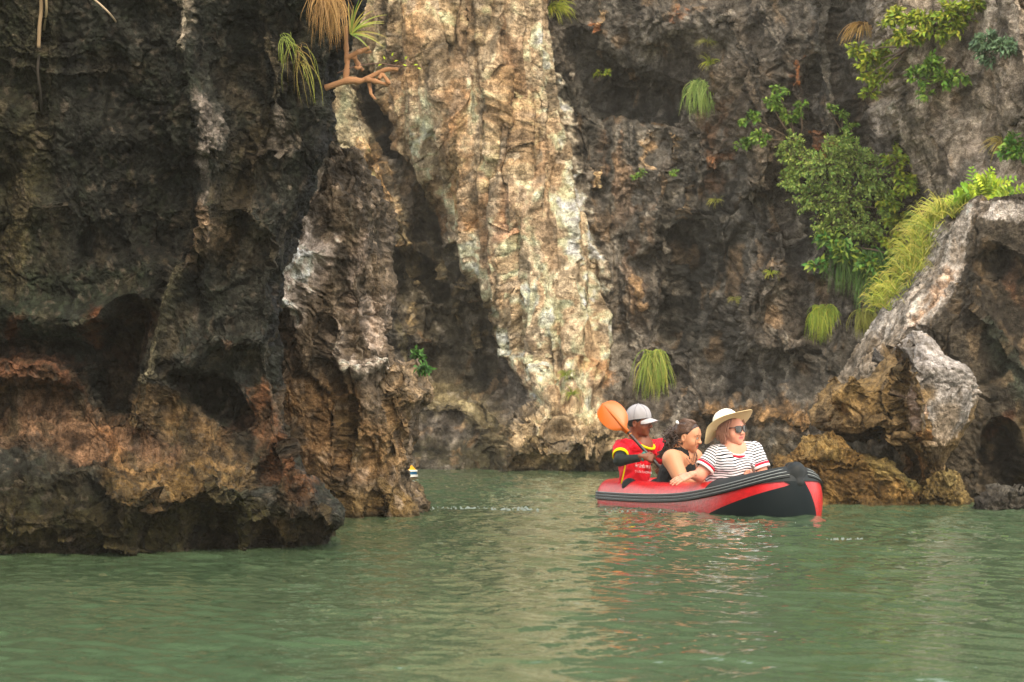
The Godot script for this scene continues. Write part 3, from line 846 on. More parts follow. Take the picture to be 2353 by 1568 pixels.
	tag(o, "big leaning wedge-shaped boulder, grey above and tan below, beside the outcrop", "boulder")

	# the low tan ledge behind the bow
	f = Field.new(1720, 960, 2160, 1220, 3.0, lin("8a6c3e"))
	f.stain("9c8250", 0.8, [1850, 1010, 40, 1890, 1030, 40], 0.4)
	f.stain("8f7d4c", 0.8, [2000, 1060, 40, 2080, 1090, 30], 0.4)
	f.stain("6e6638", 0.7, [2080, 1100, 30, 2110, 1120, 20], 0.3)
	f.stain("5c4628", 0.75, [1830, 1080, 40, 1900, 1090, 40, 2000, 1130, 40], 0.3)
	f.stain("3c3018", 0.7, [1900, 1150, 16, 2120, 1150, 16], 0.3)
	f.craggy(1.0, [1800, 1050, 60, 1900, 1060, 60, 2000, 1110, 50], 0.6)
	f.relief(-0.15, [1880, 1060, 10, 1930, 1050, 8], 0.2)
	rows = [[980, 1848, 1872], [992, 1832, 1920], [1010, 1818, 1945], [1030, 1806, 1975], [1045, 1790, 2010], [1062, 1776, 2050], [1080, 1768, 2084], [1100, 1764, 2108], [1125, 1762, 2118], [1150, 1762, 2116], [1185, 1764, 2110]]
	how = {"size": 0.6, "seed": 91, "gain": 1.4, "big": 0.14, "facet": 0.2, "ridge": 0.03, "pits": 0.06, "pit_f": 8.0, "fine": 0.03, "holes": 0.1, "vary": 0.45, "warp": 8.0, "tints": [["4a3a20", 0.5, 4.0, 0.2]]}
	o = part("boulder", loft_rock(rows, 18.8, 1.2, 2.5, 2.3, f, how), rock_material(0.7, 2.4), self)
	tag(o, "low pitted tan rock ledge just behind the bow of the kayak", "boulder")

	f = Field.new(2080, 1060, 2260, 1200, 3.0, lin("857045"))
	f.stain("5a4a2a", 0.8, [2130, 1120, 24, 2140, 1150, 24], 0.3)
	f.stain("94865a", 0.7, [2170, 1090, 24], 0.3)
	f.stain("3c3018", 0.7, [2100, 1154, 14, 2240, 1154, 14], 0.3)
	f.craggy(1.0, [2150, 1120, 80], 0.7)
	rows = [[1076, 2160, 2180], [1084, 2140, 2196], [1096, 2126, 2204], [1115, 2114, 2212], [1135, 2108, 2222], [1152, 2106, 2236], [1180, 2106, 2240]]
	how = {"size": 0.5, "seed": 101, "gain": 1.4, "big": 0.14, "ridge": 0.07, "pits": 0.09, "fine": 0.03, "vary": 0.45, "warp": 6.0}
	o = part("boulder", loft_rock(rows, 18.7, 0.7, 2.4, 2.4, f, how), rock_material(0.7, 1.6), self)
	tag(o, "small yellowish pitted rock at the foot of the leaning boulder", "boulder")

	f = Field.new(2200, 1080, 2560, 1220, 3.0, lin("4a453e"))
	f.stain("6d675c", 0.6, [2300, 1120, 30, 2360, 1130, 40], 0.2)
	f.craggy(1.0, [2330, 1140, 120], 0.7)
	rows = [[1108, 2330, 2380], [1114, 2300, 2420], [1124, 2276, 2440], [1138, 2256, 2460], [1152, 2240, 2470], [1166, 2232, 2480], [1195, 2230, 2490]]
	how = {"size": 0.5, "seed": 111, "gain": 1.4, "big": 0.12, "ridge": 0.09, "pits": 0.07, "fine": 0.03, "vary": 0.5, "warp": 6.0}
	o = part("boulder", loft_rock(rows, 18.0, 0.8, 2.2, 2.4, f, how), rock_material(0.7, 2.4), self)
	tag(o, "low dark grey rock awash at the right edge of the water", "boulder")

# ---------------------------------------------------------------- water
func water() -> void:
	var swell := noise(FastNoiseLite.TYPE_SIMPLEX_SMOOTH, 0.9, 3, 7)
	var ripple := noise(FastNoiseLite.TYPE_SIMPLEX_SMOOTH, 4.2, 3, 8)
	var chop := noise(FastNoiseLite.TYPE_SIMPLEX_SMOOTH, 9.0, 2, 18)
	var zs := [260.0, 60.0, 10.0, 0.0, -3.0]
	var z := 5.0
	while z < 33.0:
		zs.append(-z)
		z *= 1.0 + 0.0033 / Q
	for k in [-36.0, -45.0, -80.0, -260.0]: zs.append(k)
	var xs := [-260.0, -60.0, -20.0, -10.0]
	var x := -5.5
	while x < 5.5:
		xs.append(x)
		x += 0.03 / Q
	for k in [8.0, 12.0, 20.0, 60.0, 260.0]: xs.append(k)
	var pos := PackedVector3Array()
	for zz in zs:
		var calm := smoothstep(-3.0, -6.0, zz) * smoothstep(-36.0, -31.0, zz)
		var gust := smoothstep(-7.0, -17.0, zz)
		for xx in xs:
			var h := 0.0
			if calm > 0.0 and absf(xx) < 8.0:
				var w := swell.get_noise_2d(xx * 0.5, zz * 0.9)
				h = w * 0.022 + ripple.get_noise_2d(xx * 0.6 + w * 0.6, zz + w) * (0.010 + 0.012 * gust) + chop.get_noise_2d(xx * 0.6, zz + w) * 0.004
			pos.append(Vector3(xx, h * calm, zz))
	var m := StandardMaterial3D.new()
	m.albedo_color = Color(0.050, 0.080, 0.040).linear_to_srgb()
	m.roughness = 0.025
	m.metallic_specular = 0.36
	var rn := noise(FastNoiseLite.TYPE_SIMPLEX_SMOOTH, 0.02, 4, 9)
	var t := noise_texture(rn, 512)
	m.uv1_triplanar = true
	m.uv1_world_triplanar = true
	m.uv1_scale = Vector3(0.9, 0.9, 1.3)
	m.heightmap_enabled = true
	m.heightmap_texture = t
	m.heightmap_scale = 0.2
	var o := part("water", grid_mesh(pos, xs.size(), zs.size(), false), m, self)
	tag(o, "rippled green sea water filling the cove", "water", "", "structure")

# ---------------------------------------------------------------- bodies: distances to tapered limbs, smoothly joined, meshed as surface nets
class Blob:
	var o: Vector3
	var c: float
	var nx: int
	var ny: int
	var nz: int
	var f := PackedFloat32Array()
	var verts := PackedVector3Array()
	var norms := PackedVector3Array()
	var idx := PackedInt32Array()
	func _init(lo: Vector3, hi: Vector3, cell: float) -> void:
		o = lo; c = cell
		nx = int((hi.x - lo.x) / c) + 2; ny = int((hi.y - lo.y) / c) + 2; nz = int((hi.z - lo.z) / c) + 2
		f.resize(nx * ny * nz)
		f.fill(0.2)
	func span(lo: Vector3, hi: Vector3) -> Array:
		return [clampi(int((lo.x - o.x) / c), 0, nx - 1), clampi(int((hi.x - o.x) / c) + 1, 0, nx - 1), clampi(int((lo.y - o.y) / c), 0, ny - 1), clampi(int((hi.y - o.y) / c) + 1, 0, ny - 1), clampi(int((lo.z - o.z) / c), 0, nz - 1), clampi(int((hi.z - o.z) / c) + 1, 0, nz - 1)]
	func limb(a: Vector3, b: Vector3, ra: float, rb: float, k := 0.02) -> void:
		var m := maxf(ra, rb) + k + c * 2.0
		var s := span(a.min(b) - Vector3.ONE * m, a.max(b) + Vector3.ONE * m)
		var ab := b - a
		var ll := maxf(ab.length_squared(), 1e-9)
		for z in range(s[4], s[5] + 1):
			for y in range(s[2], s[3] + 1):
				var at := (z * ny + y) * nx
				for x in range(s[0], s[1] + 1):
					var p := Vector3(o.x + x * c, o.y + y * c, o.z + z * c)
					var t := clampf((p - a).dot(ab) / ll, 0.0, 1.0)
					var d := (p - a - ab * t).length() - lerpf(ra, rb, t)
					var e := f[at + x]
					var h := clampf(0.5 + 0.5 * (e - d) / k, 0.0, 1.0)
					f[at + x] = lerpf(e, d, h) - k * h * (1.0 - h)
	func ball(p0: Vector3, r: Vector3, basis := Basis(), k := 0.015, carve := false) -> void:
		var m := maxf(r.x, maxf(r.y, r.z)) + k + c * 2.0
		var s := span(p0 - Vector3.ONE * m, p0 + Vector3.ONE * m)
		var inv := basis.transposed()
		for z in range(s[4], s[5] + 1):
			for y in range(s[2], s[3] + 1):
				var at := (z * ny + y) * nx
				for x in range(s[0], s[1] + 1):
					var q := inv * (Vector3(o.x + x * c, o.y + y * c, o.z + z * c) - p0)
					var k0 := (q / r).length()
					var k1 := maxf((q / (r * r)).length(), 1e-6)
					var d := k0 * (k0 - 1.0) / k1
					if k0 < 0.05: d = -minf(r.x, minf(r.y, r.z))
					var e := f[at + x]
					if carve:
						var h := clampf(0.5 - 0.5 * (e + d) / k, 0.0, 1.0)
						f[at + x] = lerpf(e, -d, h) + k * h * (1.0 - h)
					else:
						var h := clampf(0.5 + 0.5 * (e - d) / k, 0.0, 1.0)
						f[at + x] = lerpf(e, d, h) - k * h * (1.0 - h)
	func cut(n: Vector3, at_point: Vector3) -> void:   # keeps the side that n points away from
		for z in nz:
			for y in ny:
				var at := (z * ny + y) * nx
				for x in nx:
					f[at + x] = maxf(f[at + x], (Vector3(o.x + x * c, o.y + y * c, o.z + z * c) - at_point).dot(n))
	func crease(n: FastNoiseLite, amp: float, stretch := Vector3.ONE) -> void:
		for z in nz:
			for y in ny:
				var at := (z * ny + y) * nx
				for x in nx:
					if absf(f[at + x]) < amp * 3.0 + c * 2.0:
						f[at + x] += n.get_noise_3dv(Vector3(o.x + x * c, o.y + y * c, o.z + z * c) * stretch) * amp
	func mesh() -> void:
		var cell_vert := PackedInt32Array()
		cell_vert.resize(nx * ny * nz)
		cell_vert.fill(-1)
		var sx := 1; var sy := nx; var sz := nx * ny
		var off := [0, sx, sy, sx + sy, sz, sx + sz, sy + sz, sx + sy + sz]
		var edges := [[0, 1], [2, 3], [4, 5], [6, 7], [0, 2], [1, 3], [4, 6], [5, 7], [0, 4], [1, 5], [2, 6], [3, 7]]
		var corner := [Vector3(0, 0, 0), Vector3(1, 0, 0), Vector3(0, 1, 0), Vector3(1, 1, 0), Vector3(0, 0, 1), Vector3(1, 0, 1), Vector3(0, 1, 1), Vector3(1, 1, 1)]
		for z in nz - 1:
			for y in ny - 1:
				for x in nx - 1:
					var at := (z * ny + y) * nx + x
					if absf(f[at]) > c * 2.2: continue
					var inside := 0
					for k in 8: if f[at + off[k]] < 0.0: inside += 1
					if inside == 0 or inside == 8: continue
					var sum := Vector3.ZERO
					var n := 0
					for e in edges:
						var va := f[at + off[e[0]]]; var vb := f[at + off[e[1]]]
						if (va < 0.0) != (vb < 0.0):
							sum += (corner[e[0]] as Vector3).lerp(corner[e[1]], va / (va - vb))
							n += 1
					cell_vert[at] = verts.size()
					verts.append(o + (Vector3(x, y, z) + sum / n) * c)
					var g := Vector3(f[at + sx] - f[at] + f[at + sx + sy] - f[at + sy] + f[at + sx + sz] - f[at + sz] + f[at + off[7]] - f[at + sy + sz],
						f[at + sy] - f[at] + f[at + sx + sy] - f[at + sx] + f[at + sy + sz] - f[at + sz] + f[at + off[7]] - f[at + sx + sz],
						f[at + sz] - f[at] + f[at + sx + sz] - f[at + sx] + f[at + sy + sz] - f[at + sy] + f[at + off[7]] - f[at + sx + sy])
					norms.append(g.normalized())
		for z in range(1, nz - 1):
			for y in range(1, ny - 1):
				for x in range(1, nx - 1):
					var at := (z * ny + y) * nx + x
					if cell_vert[at] < 0: continue
					var here := f[at] < 0.0
					if here != (f[at + sx] < 0.0): quad(cell_vert[at], cell_vert[at - sy], cell_vert[at - sy - sz], cell_vert[at - sz], here)
					if here != (f[at + sy] < 0.0): quad(cell_vert[at], cell_vert[at - sz], cell_vert[at - sz - sx], cell_vert[at - sx], here)
					if here != (f[at + sz] < 0.0): quad(cell_vert[at], cell_vert[at - sx], cell_vert[at - sx - sy], cell_vert[at - sy], here)
	func quad(a: int, b: int, d: int, e: int, front: bool) -> void:
		if a < 0 or b < 0 or d < 0 or e < 0: return
		if not front: idx.append_array(PackedInt32Array([a, b, d, a, d, e]))
		else: idx.append_array(PackedInt32Array([a, d, b, a, e, d]))

# Several meshed blobs become one surface.
class Gather:
	var v := PackedVector3Array()
	var n := PackedVector3Array()
	var c := PackedColorArray()
	var u := PackedVector2Array()
	var i := PackedInt32Array()
	func take(b: Blob, color: Color, t := Transform3D.IDENTITY) -> int:
		var first := v.size()
		b.mesh()
		for k in b.verts.size():
			v.append(t * b.verts[k])
			n.append((t.basis * b.norms[k]).normalized())
			c.append(color)
			u.append(Vector2.ZERO)
		for k in b.idx: i.append(first + k)
		return first
	func to_mesh() -> ArrayMesh:
		var arr := []
		arr.resize(Mesh.ARRAY_MAX)
		arr[Mesh.ARRAY_VERTEX] = v
		arr[Mesh.ARRAY_NORMAL] = n
		arr[Mesh.ARRAY_COLOR] = c
		arr[Mesh.ARRAY_TEX_UV] = u
		arr[Mesh.ARRAY_INDEX] = i
		var m := ArrayMesh.new()
		m.add_surface_from_arrays(Mesh.PRIMITIVE_TRIANGLES, arr)
		return m

# A head in its own axes: x to the person's left, y up, z to the front; ears at y 0. t carries it to its place.
func head_into(g: Gather, t: Transform3D, skin: Color, lip: Color, brow: Color, full := 1.0, eyes_open := true, soft := false) -> void:
	var b := Blob.new(Vector3(-0.11, -0.15, -0.13), Vector3(0.11, 0.15, 0.15), 0.0042)
	b.ball(Vector3(0, 0.035, -0.012), Vector3(0.076, 0.095, 0.097))
	b.ball(Vector3(0, -0.015, 0.035), Vector3(0.066 * full, 0.085, 0.060), Basis(), 0.03)
	b.ball(Vector3(0, -0.068, 0.038), Vector3(0.050 * full, 0.036, 0.052), Basis(), 0.03)
	b.ball(Vector3(0, -0.094, 0.072), Vector3(0.021, 0.015, 0.016), Basis(), 0.022)
	for s in [-1.0, 1.0]:
		b.ball(Vector3(0.042 * s * full, -0.030, 0.058), Vector3(0.026, 0.028, 0.026), Basis(), 0.025)
		b.ball(Vector3(0.030 * s, 0.014, 0.104), Vector3(0.019, 0.012, 0.014), Basis(), 0.012, true)
		b.ball(Vector3(0.030 * s, 0.013, 0.082), Vector3(0.0135, 0.0115, 0.0125), Basis(), 0.003)
		b.limb(Vector3(0.012 * s, 0.034, 0.094), Vector3(0.050 * s, 0.034, 0.074), 0.0045 if soft else 0.007, 0.004 if soft else 0.006, 0.016)
		# ear: rim, lobe and hollow
		var e := Basis(Vector3.UP, 0.35 * s) * Basis(Vector3.RIGHT, -0.2)
		b.ball(Vector3(0.076 * s, -0.006, -0.012), Vector3(0.010, 0.033, 0.020), e, 0.008)
		b.ball(Vector3(0.084 * s, -0.002, -0.008), Vector3(0.006, 0.019, 0.010), e, 0.004, true)
		b.ball(Vector3(0.011 * s, -0.024, 0.103), Vector3(0.010, 0.008, 0.010), Basis(), 0.008)
	var ns := 0.006 if soft else 0.0
	b.limb(Vector3(0, 0.022, 0.091), Vector3(0, -0.018, 0.113 - ns), 0.007, 0.0110, 0.014)
	b.ball(Vector3(0, -0.022, 0.115 - ns), Vector3(0.0115, 0.010, 0.011), Basis(), 0.010)
	if soft: b.ball(Vector3(0, 0.045, 0.055), Vector3(0.055, 0.045, 0.040), Basis(), 0.03)
	b.ball(Vector3(0, -0.051, 0.0905), Vector3(0.024, 0.006, 0.009), Basis(), 0.006)
	b.ball(Vector3(0, -0.061, 0.0885), Vector3(0.021, 0.007, 0.010), Basis(), 0.006)
	b.ball(Vector3(0, -0.0560, 0.103), Vector3(0.026, 0.0022, 0.010), Basis(), 0.003, true)
	b.limb(Vector3(0, -0.05, -0.03), Vector3(0, -0.15, -0.045), 0.056 * full, 0.060 * full, 0.03)
	var first := g.take(b, skin, t)
	for k in b.verts.size():
		var p := b.verts[k]
		var col := skin
		var flush := clampf(1.0 - Vector2(absf(p.x) - 0.044, p.y + 0.03).length() / 0.03, 0.0, 1.0) * (1.0 if p.z > 0.03 else 0.0)
		col = col.lerp(Color(skin.r * 1.06, skin.g * 0.8, skin.b * 0.72), flush * 0.6)
		if p.z > 0.075:
			if absf(p.x) < 0.025 and absf(p.y + 0.056) < 0.0115: col = col.lerp(lip, 0.85)
			if absf(p.x) < 0.022 and absf(p.y + 0.0558) < 0.0018: col = lip * 0.4
		for s in [-1.0, 1.0]:
			var q := Vector3(p.x * s, p.y, p.z)
			if q.x > 0.008 and q.x < 0.056 and p.z > 0.06 and absf(p.y - 0.0365 + (q.x - 0.03) * (q.x - 0.03) * 6.0) < (0.0034 if soft else 0.0048): col = brow.lerp(skin, 0.35 if soft else 0.0)
			if eyes_open and q.distance_to(Vector3(0.030, 0.013, 0.082)) < 0.0162 and p.z > 0.084:
				col = Color(0.55, 0.5, 0.46)
				if Vector2(q.x - 0.032, p.y - 0.012).length() < 0.0062: col = Color(0.02, 0.012, 0.008)
				if p.y > 0.0195 or p.y < 0.006: col = skin * (0.35 if p.y > 0.0195 else 0.75)
		g.c[first + k] = col

# A hand: from the wrist along the fingers; palm faces the way the fingers curl; thumb on the given side.
func hand_into(g: Gather, wrist: Vector3, along: Vector3, palm: Vector3, curl: Array, thumb_side: float, color: Color, size := 1.0, thumb_curl := 0.3, spread := 0.1) -> void:
	var fdir := along.normalized()
	var n := (palm - fdir * palm.dot(fdir)).normalized()
	var s := fdir.cross(n) * thumb_side
	var b := Blob.new(wrist - Vector3.ONE * 0.2 * size, wrist + Vector3.ONE * 0.2 * size, 0.0042)
	var lens := [0.95, 1.06, 1.0, 0.78]
	b.limb(wrist - fdir * 0.03 * size, wrist + fdir * 0.02 * size, 0.024 * size, 0.024 * size, 0.012)
	for k in 4:
		var across := (1.5 - k) * 0.019 * size
		var knuckle := wrist + fdir * (0.086 - absf(k - 1.2) * 0.004) * size + s * across
		b.limb(wrist + fdir * 0.012 * size + s * across * 0.55, knuckle, 0.015 * size, 0.0115 * size, 0.012)
		var dir := (fdir + s * (1.5 - k) * spread).normalized()
		var p := knuckle
		var r := 0.0095 * size
		for seg in 3:
			var axis := dir.cross(n).normalized()
			dir = dir.rotated(axis, curl[seg] * (1.0 + 0.08 * k))
			n = n.rotated(axis, curl[seg] * (1.0 + 0.08 * k))
			var q: Vector3 = p + dir * [0.043, 0.027, 0.021][seg] * lens[k] * size
			b.limb(p, q, r, r * 0.9, 0.004)
			p = q
			r *= 0.9
		n = (palm - fdir * palm.dot(fdir)).normalized()
	var base := wrist + fdir * 0.026 * size + s * 0.024 * size
	var td := (fdir * 0.75 + s * 0.75 + n * 0.25).normalized()
	b.limb(wrist + fdir * 0.008 * size + s * 0.010 * size, base, 0.016 * size, 0.0135 * size, 0.012)
	var t1 := base + td * 0.036 * size
	var td2 := (td.lerp(n + fdir * 0.6, thumb_curl)).normalized()
	b.limb(base, t1, 0.0125 * size, 0.0105 * size, 0.006)
	b.limb(t1, t1 + td2 * 0.03 * size, 0.0105 * size, 0.0085 * size, 0.005)
	var first := g.take(b, color)
	for k in range(first, g.v.size()):   # nails and knuckles a touch paler or redder
		g.c[k] = color * (1.0 + 0.06 * sin(g.v[k].x * 300.0) * sin(g.v[k].y * 270.0))

func frame_from(forward: Vector3, up := Vector3.UP) -> Basis:
	var z := forward.normalized()
	var x := up.cross(z).normalized()
	return Basis(x, z.cross(x), z)

func skin_material() -> StandardMaterial3D:
	if not mats.has("skin"):
		var m := StandardMaterial3D.new()
		m.vertex_color_use_as_albedo = true
		m.roughness = 0.48
		m.metallic_specular = 0.4
		m.subsurf_scatter_enabled = true
		m.subsurf_scatter_strength = 0.08
		mats["skin"] = m
	return mats["skin"]

func cloth(hex: String, rough := 0.9) -> StandardMaterial3D:
	var key := "cloth " + hex
	if not mats.has(key):
		var m := StandardMaterial3D.new()
		m.albedo_color = Color(hex)
		m.roughness = rough
		m.metallic_specular = 0.25
		m.rim_enabled = true
		m.rim = 0.25
		m.rim_tint = 0.6
		mats[key] = m
	return mats[key]

# ---------------------------------------------------------------- the inflatable kayak
const B_LEN := 3.0
const B_TURN := 1.187     # heading, 68 degrees towards the lens
var b_along: Vector3
var b_side: Vector3       # to the near side
var b_tip: Vector3

func boat_at(t: float, s: float, y: float) -> Vector3:
	return b_tip + b_along * (t - B_LEN) + b_side * s + Vector3(0, y, 0)

func b_half(t: float) -> float:
	var w := 0.355
	if t < 0.26: w *= sqrt(maxf(0.0, 1.0 - pow(1.0 - t / 0.26, 2.0)))
	if t > B_LEN - 0.72: w *= pow(maxf(0.0, 1.0 - pow((t - B_LEN + 0.72) / 0.72, 2.0)), 0.55)
	return w

func b_thick(u: float) -> float: return 0.145 - 0.035 * exp(-u / 0.3)
func b_rail(u: float) -> float: return 0.07 + 0.37 * exp(-sqrt(u * u + 0.02) / 0.64)
func b_top(u: float) -> float: return b_rail(u) + 0.035 + 0.125 * (1.0 - exp(-u / 0.9))

var b_ring := []     # round the plan: [t, s, outward as Vector2(t, s), distance from the bow along the outside]

func boat_ring() -> void:
	var half := []
	var n := 150
	for k in n + 1:
		var u := float(k) / n
		half.append(Vector2(B_LEN * (0.5 - 0.5 * cos(PI * u)), 0))
	var pts := []
	for p in half: pts.append(Vector2(p.x, b_half(p.x)))
	for k in range(n - 1, 0, -1): pts.append(Vector2(half[k].x, -b_half(half[k].x)))
	# even spacing along the closed line
	var total := 0.0
	for k in pts.size(): total += pts[k].distance_to(pts[(k + 1) % pts.size()])
	var count := 240
	var even := []
	var k := 0
	var gone := 0.0
	for c in count:
		var want := total * c / count
		while gone + pts[k].distance_to(pts[(k + 1) % pts.size()]) < want:
			gone += pts[k].distance_to(pts[(k + 1) % pts.size()])
			k += 1
		even.append(pts[k].lerp(pts[(k + 1) % pts.size()], (want - gone) / pts[k].distance_to(pts[(k + 1) % pts.size()])))
	for c in count:
		var dir: Vector2 = Vector2.ZERO
		for w in range(1, 4): dir += (even[(c + w) % count] - even[(c - w + count) % count])
		dir = dir.normalized()
		b_ring.append([even[c].x, even[c].y, Vector2(-dir.y, dir.x), (c - count * 0.5) / count * total])

# A place on the hull's skin: ring index (may be fractional), height, and how far proud of it.
func hull_out(u: float, y: float) -> float:
	var top := b_top(u)
	var yc := (top - 0.13) * 0.5
	var ry := (top + 0.13) * 0.5
	return b_thick(u) * pow(maxf(0.0, 1.0 - pow(absf((y - yc) / ry), 2.3)), 1.0 / 2.3)

func hull_point(c: float, y: float, proud := 0.0) -> Vector3:
	var n := b_ring.size()
	var i := int(floor(c))
	var f := c - i
	var a: Array = b_ring[posmod(i, n)]
	var b: Array = b_ring[posmod(i + 1, n)]
	var t: float = lerpf(a[0], b[0], f)
	var s: float = lerpf(a[1], b[1], f)
	var o: Vector2 = (a[2] as Vector2).lerp(b[2], f).normalized()
	var d := hull_out(absf(lerpf(a[3], b[3], f) if absf(b[3] - a[3]) < 1.0 else a[3]), y) + proud
	return boat_at(t + o.x * d, s + o.y * d, y)

func ring_u(c: float) -> float:
	var n := b_ring.size()
	return absf(b_ring[posmod(int(round(c)), n)][3])

func kayak() -> void:
	var ang := B_TURN
	b_along = Vector3(cos(ang), 0, sin(ang))
	b_side = Vector3(-sin(ang), 0, cos(ang))
	b_tip = at(1825.0, 950.0, 16.45)
	b_tip.y = 0.0
	boat_ring()
	var n := b_ring.size()
	var k := thing("inflatable_kayak", "red and black inflatable kayak carrying three people across the cove", "kayak", Vector3.ZERO)
	var red := StandardMaterial3D.new()
	red.albedo_color = Color("c5141c")
	red.roughness = 0.34
	red.metallic_specular = 0.5
	var dust := noise(FastNoiseLite.TYPE_SIMPLEX, 0.02, 5, 77)
	red.uv1_triplanar = true
	red.uv1_world_triplanar = true
	red.uv1_scale = Vector3.ONE * 1.4
	red.albedo_texture = noise_texture(dust, 512, ramp2(Color(0.86, 0.8, 0.8), Color(1, 1, 1), 0.3, 0.7))
	red.heightmap_enabled = true
	red.heightmap_texture = rock_bump
	red.heightmap_scale = 0.25
	var black := matte("14181a", 0.5, 0.35)
	var navy := matte("0a1519", 0.55, 0.25)
	# the tube: a closed ring of rounded sections
	var m := 28
	var pos := PackedVector3Array()
	var wrinkle := noise(FastNoiseLite.TYPE_SIMPLEX_SMOOTH, 2.0, 3, 5)
	for j in m + 1:
		var a := -PI * 0.5 + TAU * j / m
		for c in n:
			var r: Array = b_ring[c]
			var top := b_top(absf(r[3]))
			var yc := (top - 0.13) * 0.5
			var ry := (top + 0.13) * 0.5
			var cx := signf(cos(a)) * pow(absf(cos(a)), 0.87) * b_thick(absf(r[3]))
			var cy := signf(sin(a)) * pow(absf(sin(a)), 0.87) * ry
			if cx < 0.0: cx *= 0.9
			var o: Vector2 = r[2]
			var w := boat_at(r[0] + o.x * cx, r[1] + o.y * cx, yc + cy)
			w += Vector3(o.x, 0, 0) * wrinkle.get_noise_3dv(w * Vector3(1.5, 0.7, 1.5)) * 0.006
			pos.append(w)
	part("tube", grid_mesh(pos, n, m + 1, true), red, k)
	# floor
	var st := SurfaceTool.new()
	st.begin(Mesh.PRIMITIVE_TRIANGLES)
	for c in n:
		var a: Array = b_ring[c]
		var b: Array = b_ring[(c + 1) % n]
		for v in [boat_at(1.1, 0, 0.05), boat_at(b[0], b[1], 0.05), boat_at(a[0], a[1], 0.05)]: st.add_vertex(v)
	st.generate_normals()
	part("floor", st.commit(), matte("34383a", 0.6), k)
	# rubbing strake with three ridges, all the way round but for the nose
	pos = PackedVector3Array()
	var cols := n - 3
	for j in 19:
		for c in cols:
			var q := float(n) * 0.5 + 2.0 + c
			var t := ring_u(q)
			var u := j / 18.0
			var yr := b_rail(t)
			var y := yr + (u - 0.5) * 0.080
			var edge := smoothstep(0.0, 0.06, u) * smoothstep(1.0, 0.94, u)
			var ridge := pow(absf(sin(u * PI * 3.0)), 0.6)
			pos.append(hull_point(q, y, -0.002 + edge * (0.012 + 0.011 * ridge)))
	part("rubbing_strake", grid_mesh(pos, cols, 19, false), black, k)
	for u in [0.03, 0.345, 0.66]:   # worn pale lines along the strake
		var way := []
		for c in range(0, cols, 2):
			var q := float(n) * 0.5 + 2.0 + c
			way.append(hull_point(q, b_rail(ring_u(q)) + (u - 0.5) * -0.080, 0.0135))
		part("strake_line", rod_mesh(way, way.map(func(_p): return 0.0038), 5), matte("8e9290", 0.5), k)
	# dark bow panel below the strake
	pos = PackedVector3Array()
	for j in 26:
		for i in 61:
			var v := j / 25.0
			var y_top := 0.30
			var y := lerpf(-0.10, y_top, v)
			var hi := clampf((y - 0.0) / y_top, -0.4, 1.0)
			var near := lerpf(0.74, 0.05, clampf(hi, -0.4, 0.88) / 0.88) if hi < 0.88 else lerpf(0.05, 0.10, (hi - 0.88) / 0.12)
			var far := lerpf(0.12, 0.02, clampf(hi, -0.2, 1.0))
			var per: float = b_ring[1][3] - b_ring[0][3]
			pos.append(hull_point(n * 0.5 + lerpf(-near, far, i / 60.0) / per, y, 0.009))
	part("bow_panel", grid_mesh(pos, 61, 26, false), navy, k)
	# black reinforcing patch over the front of both tubes
	for side in [-1.0, 1.0]:
		pos = PackedVector3Array()
		var per: float = b_ring[1][3] - b_ring[0][3]
		for j in 15:
			for i in 50:
				var a := lerpf(0.55, 2.2, j / 14.0)
				var start := 0.86 - 0.10 * sin(clampf((a - 0.2) * 1.2, 0.0, PI))
				var c: float = n * 0.5 + side * lerpf(start, 0.0, i / 49.0) / per
				var r: Array = b_ring[posmod(int(floor(c)), n)]
				var r2: Array = b_ring[posmod(int(floor(c)) + 1, n)]
				var ff: float = c - floor(c)
				var t: float = lerpf(r[0], r2[0], ff)
				var uu := absf(lerpf(r[3], r2[3], ff))
				var top := b_top(uu)
				var yc := (top - 0.13) * 0.5
				var ry := (top + 0.13) * 0.5 + 0.009
				var o: Vector2 = (r[2] as Vector2).lerp(r2[2], ff).normalized()
				var cx := signf(cos(a)) * pow(absf(cos(a)), 0.87) * (b_thick(uu) + 0.011)
				if cx < 0.0: cx *= 0.9
				var cy := signf(sin(a)) * pow(absf(sin(a)), 0.87) * ry
				pos.append(boat_at(t + o.x * cx, lerpf(r[1], r2[1], ff) + o.y * cx, yc + cy))
		part("deck_patch", grid_mesh(pos, 50, 15, false, PackedColorArray(), PackedVector2Array(), side > 0.0), matte("24282a", 0.6, 0.3), k)
	# the nose: a rounded rubber cap over the peak where the tubes meet
	var nose := Blob.new(boat_at(B_LEN, 0, 0.3) - Vector3.ONE * 0.26, boat_at(B_LEN, 0, 0.3) + Vector3.ONE * 0.26, 0.009)
	nose.limb(boat_at(B_LEN + 0.065, 0, 0.28), boat_at(B_LEN + 0.03, 0, 0.385), 0.055, 0.062, 0.03)
	nose.limb(boat_at(B_LEN + 0.03, 0, 0.385), boat_at(B_LEN - 0.06, 0, 0.395), 0.060, 0.052, 0.02)
	for s in [-1.0, 1.0]:
		nose.limb(boat_at(B_LEN + 0.03, 0.0, 0.37), boat_at(B_LEN + 0.02, 0.12 * s, 0.33), 0.056, 0.042, 0.04)
	var g := Gather.new()
	g.take(nose, Color.WHITE)
	part("nose_cap", g.to_mesh(), matte("191d1f", 0.55, 0.35), k)
	# welded seam along the lower side, and the painter hanging at the bow
	var pts := []
	for c in range(8, 82, 3): pts.append(hull_point(c, 0.035 + 0.03 * pow(c / 112.0, 2.0), 0.004))
	part("seam", rod_mesh(pts, pts.map(func(_p): return 0.0028), 5), matte("d0483a", 0.5), k)
	pts = []
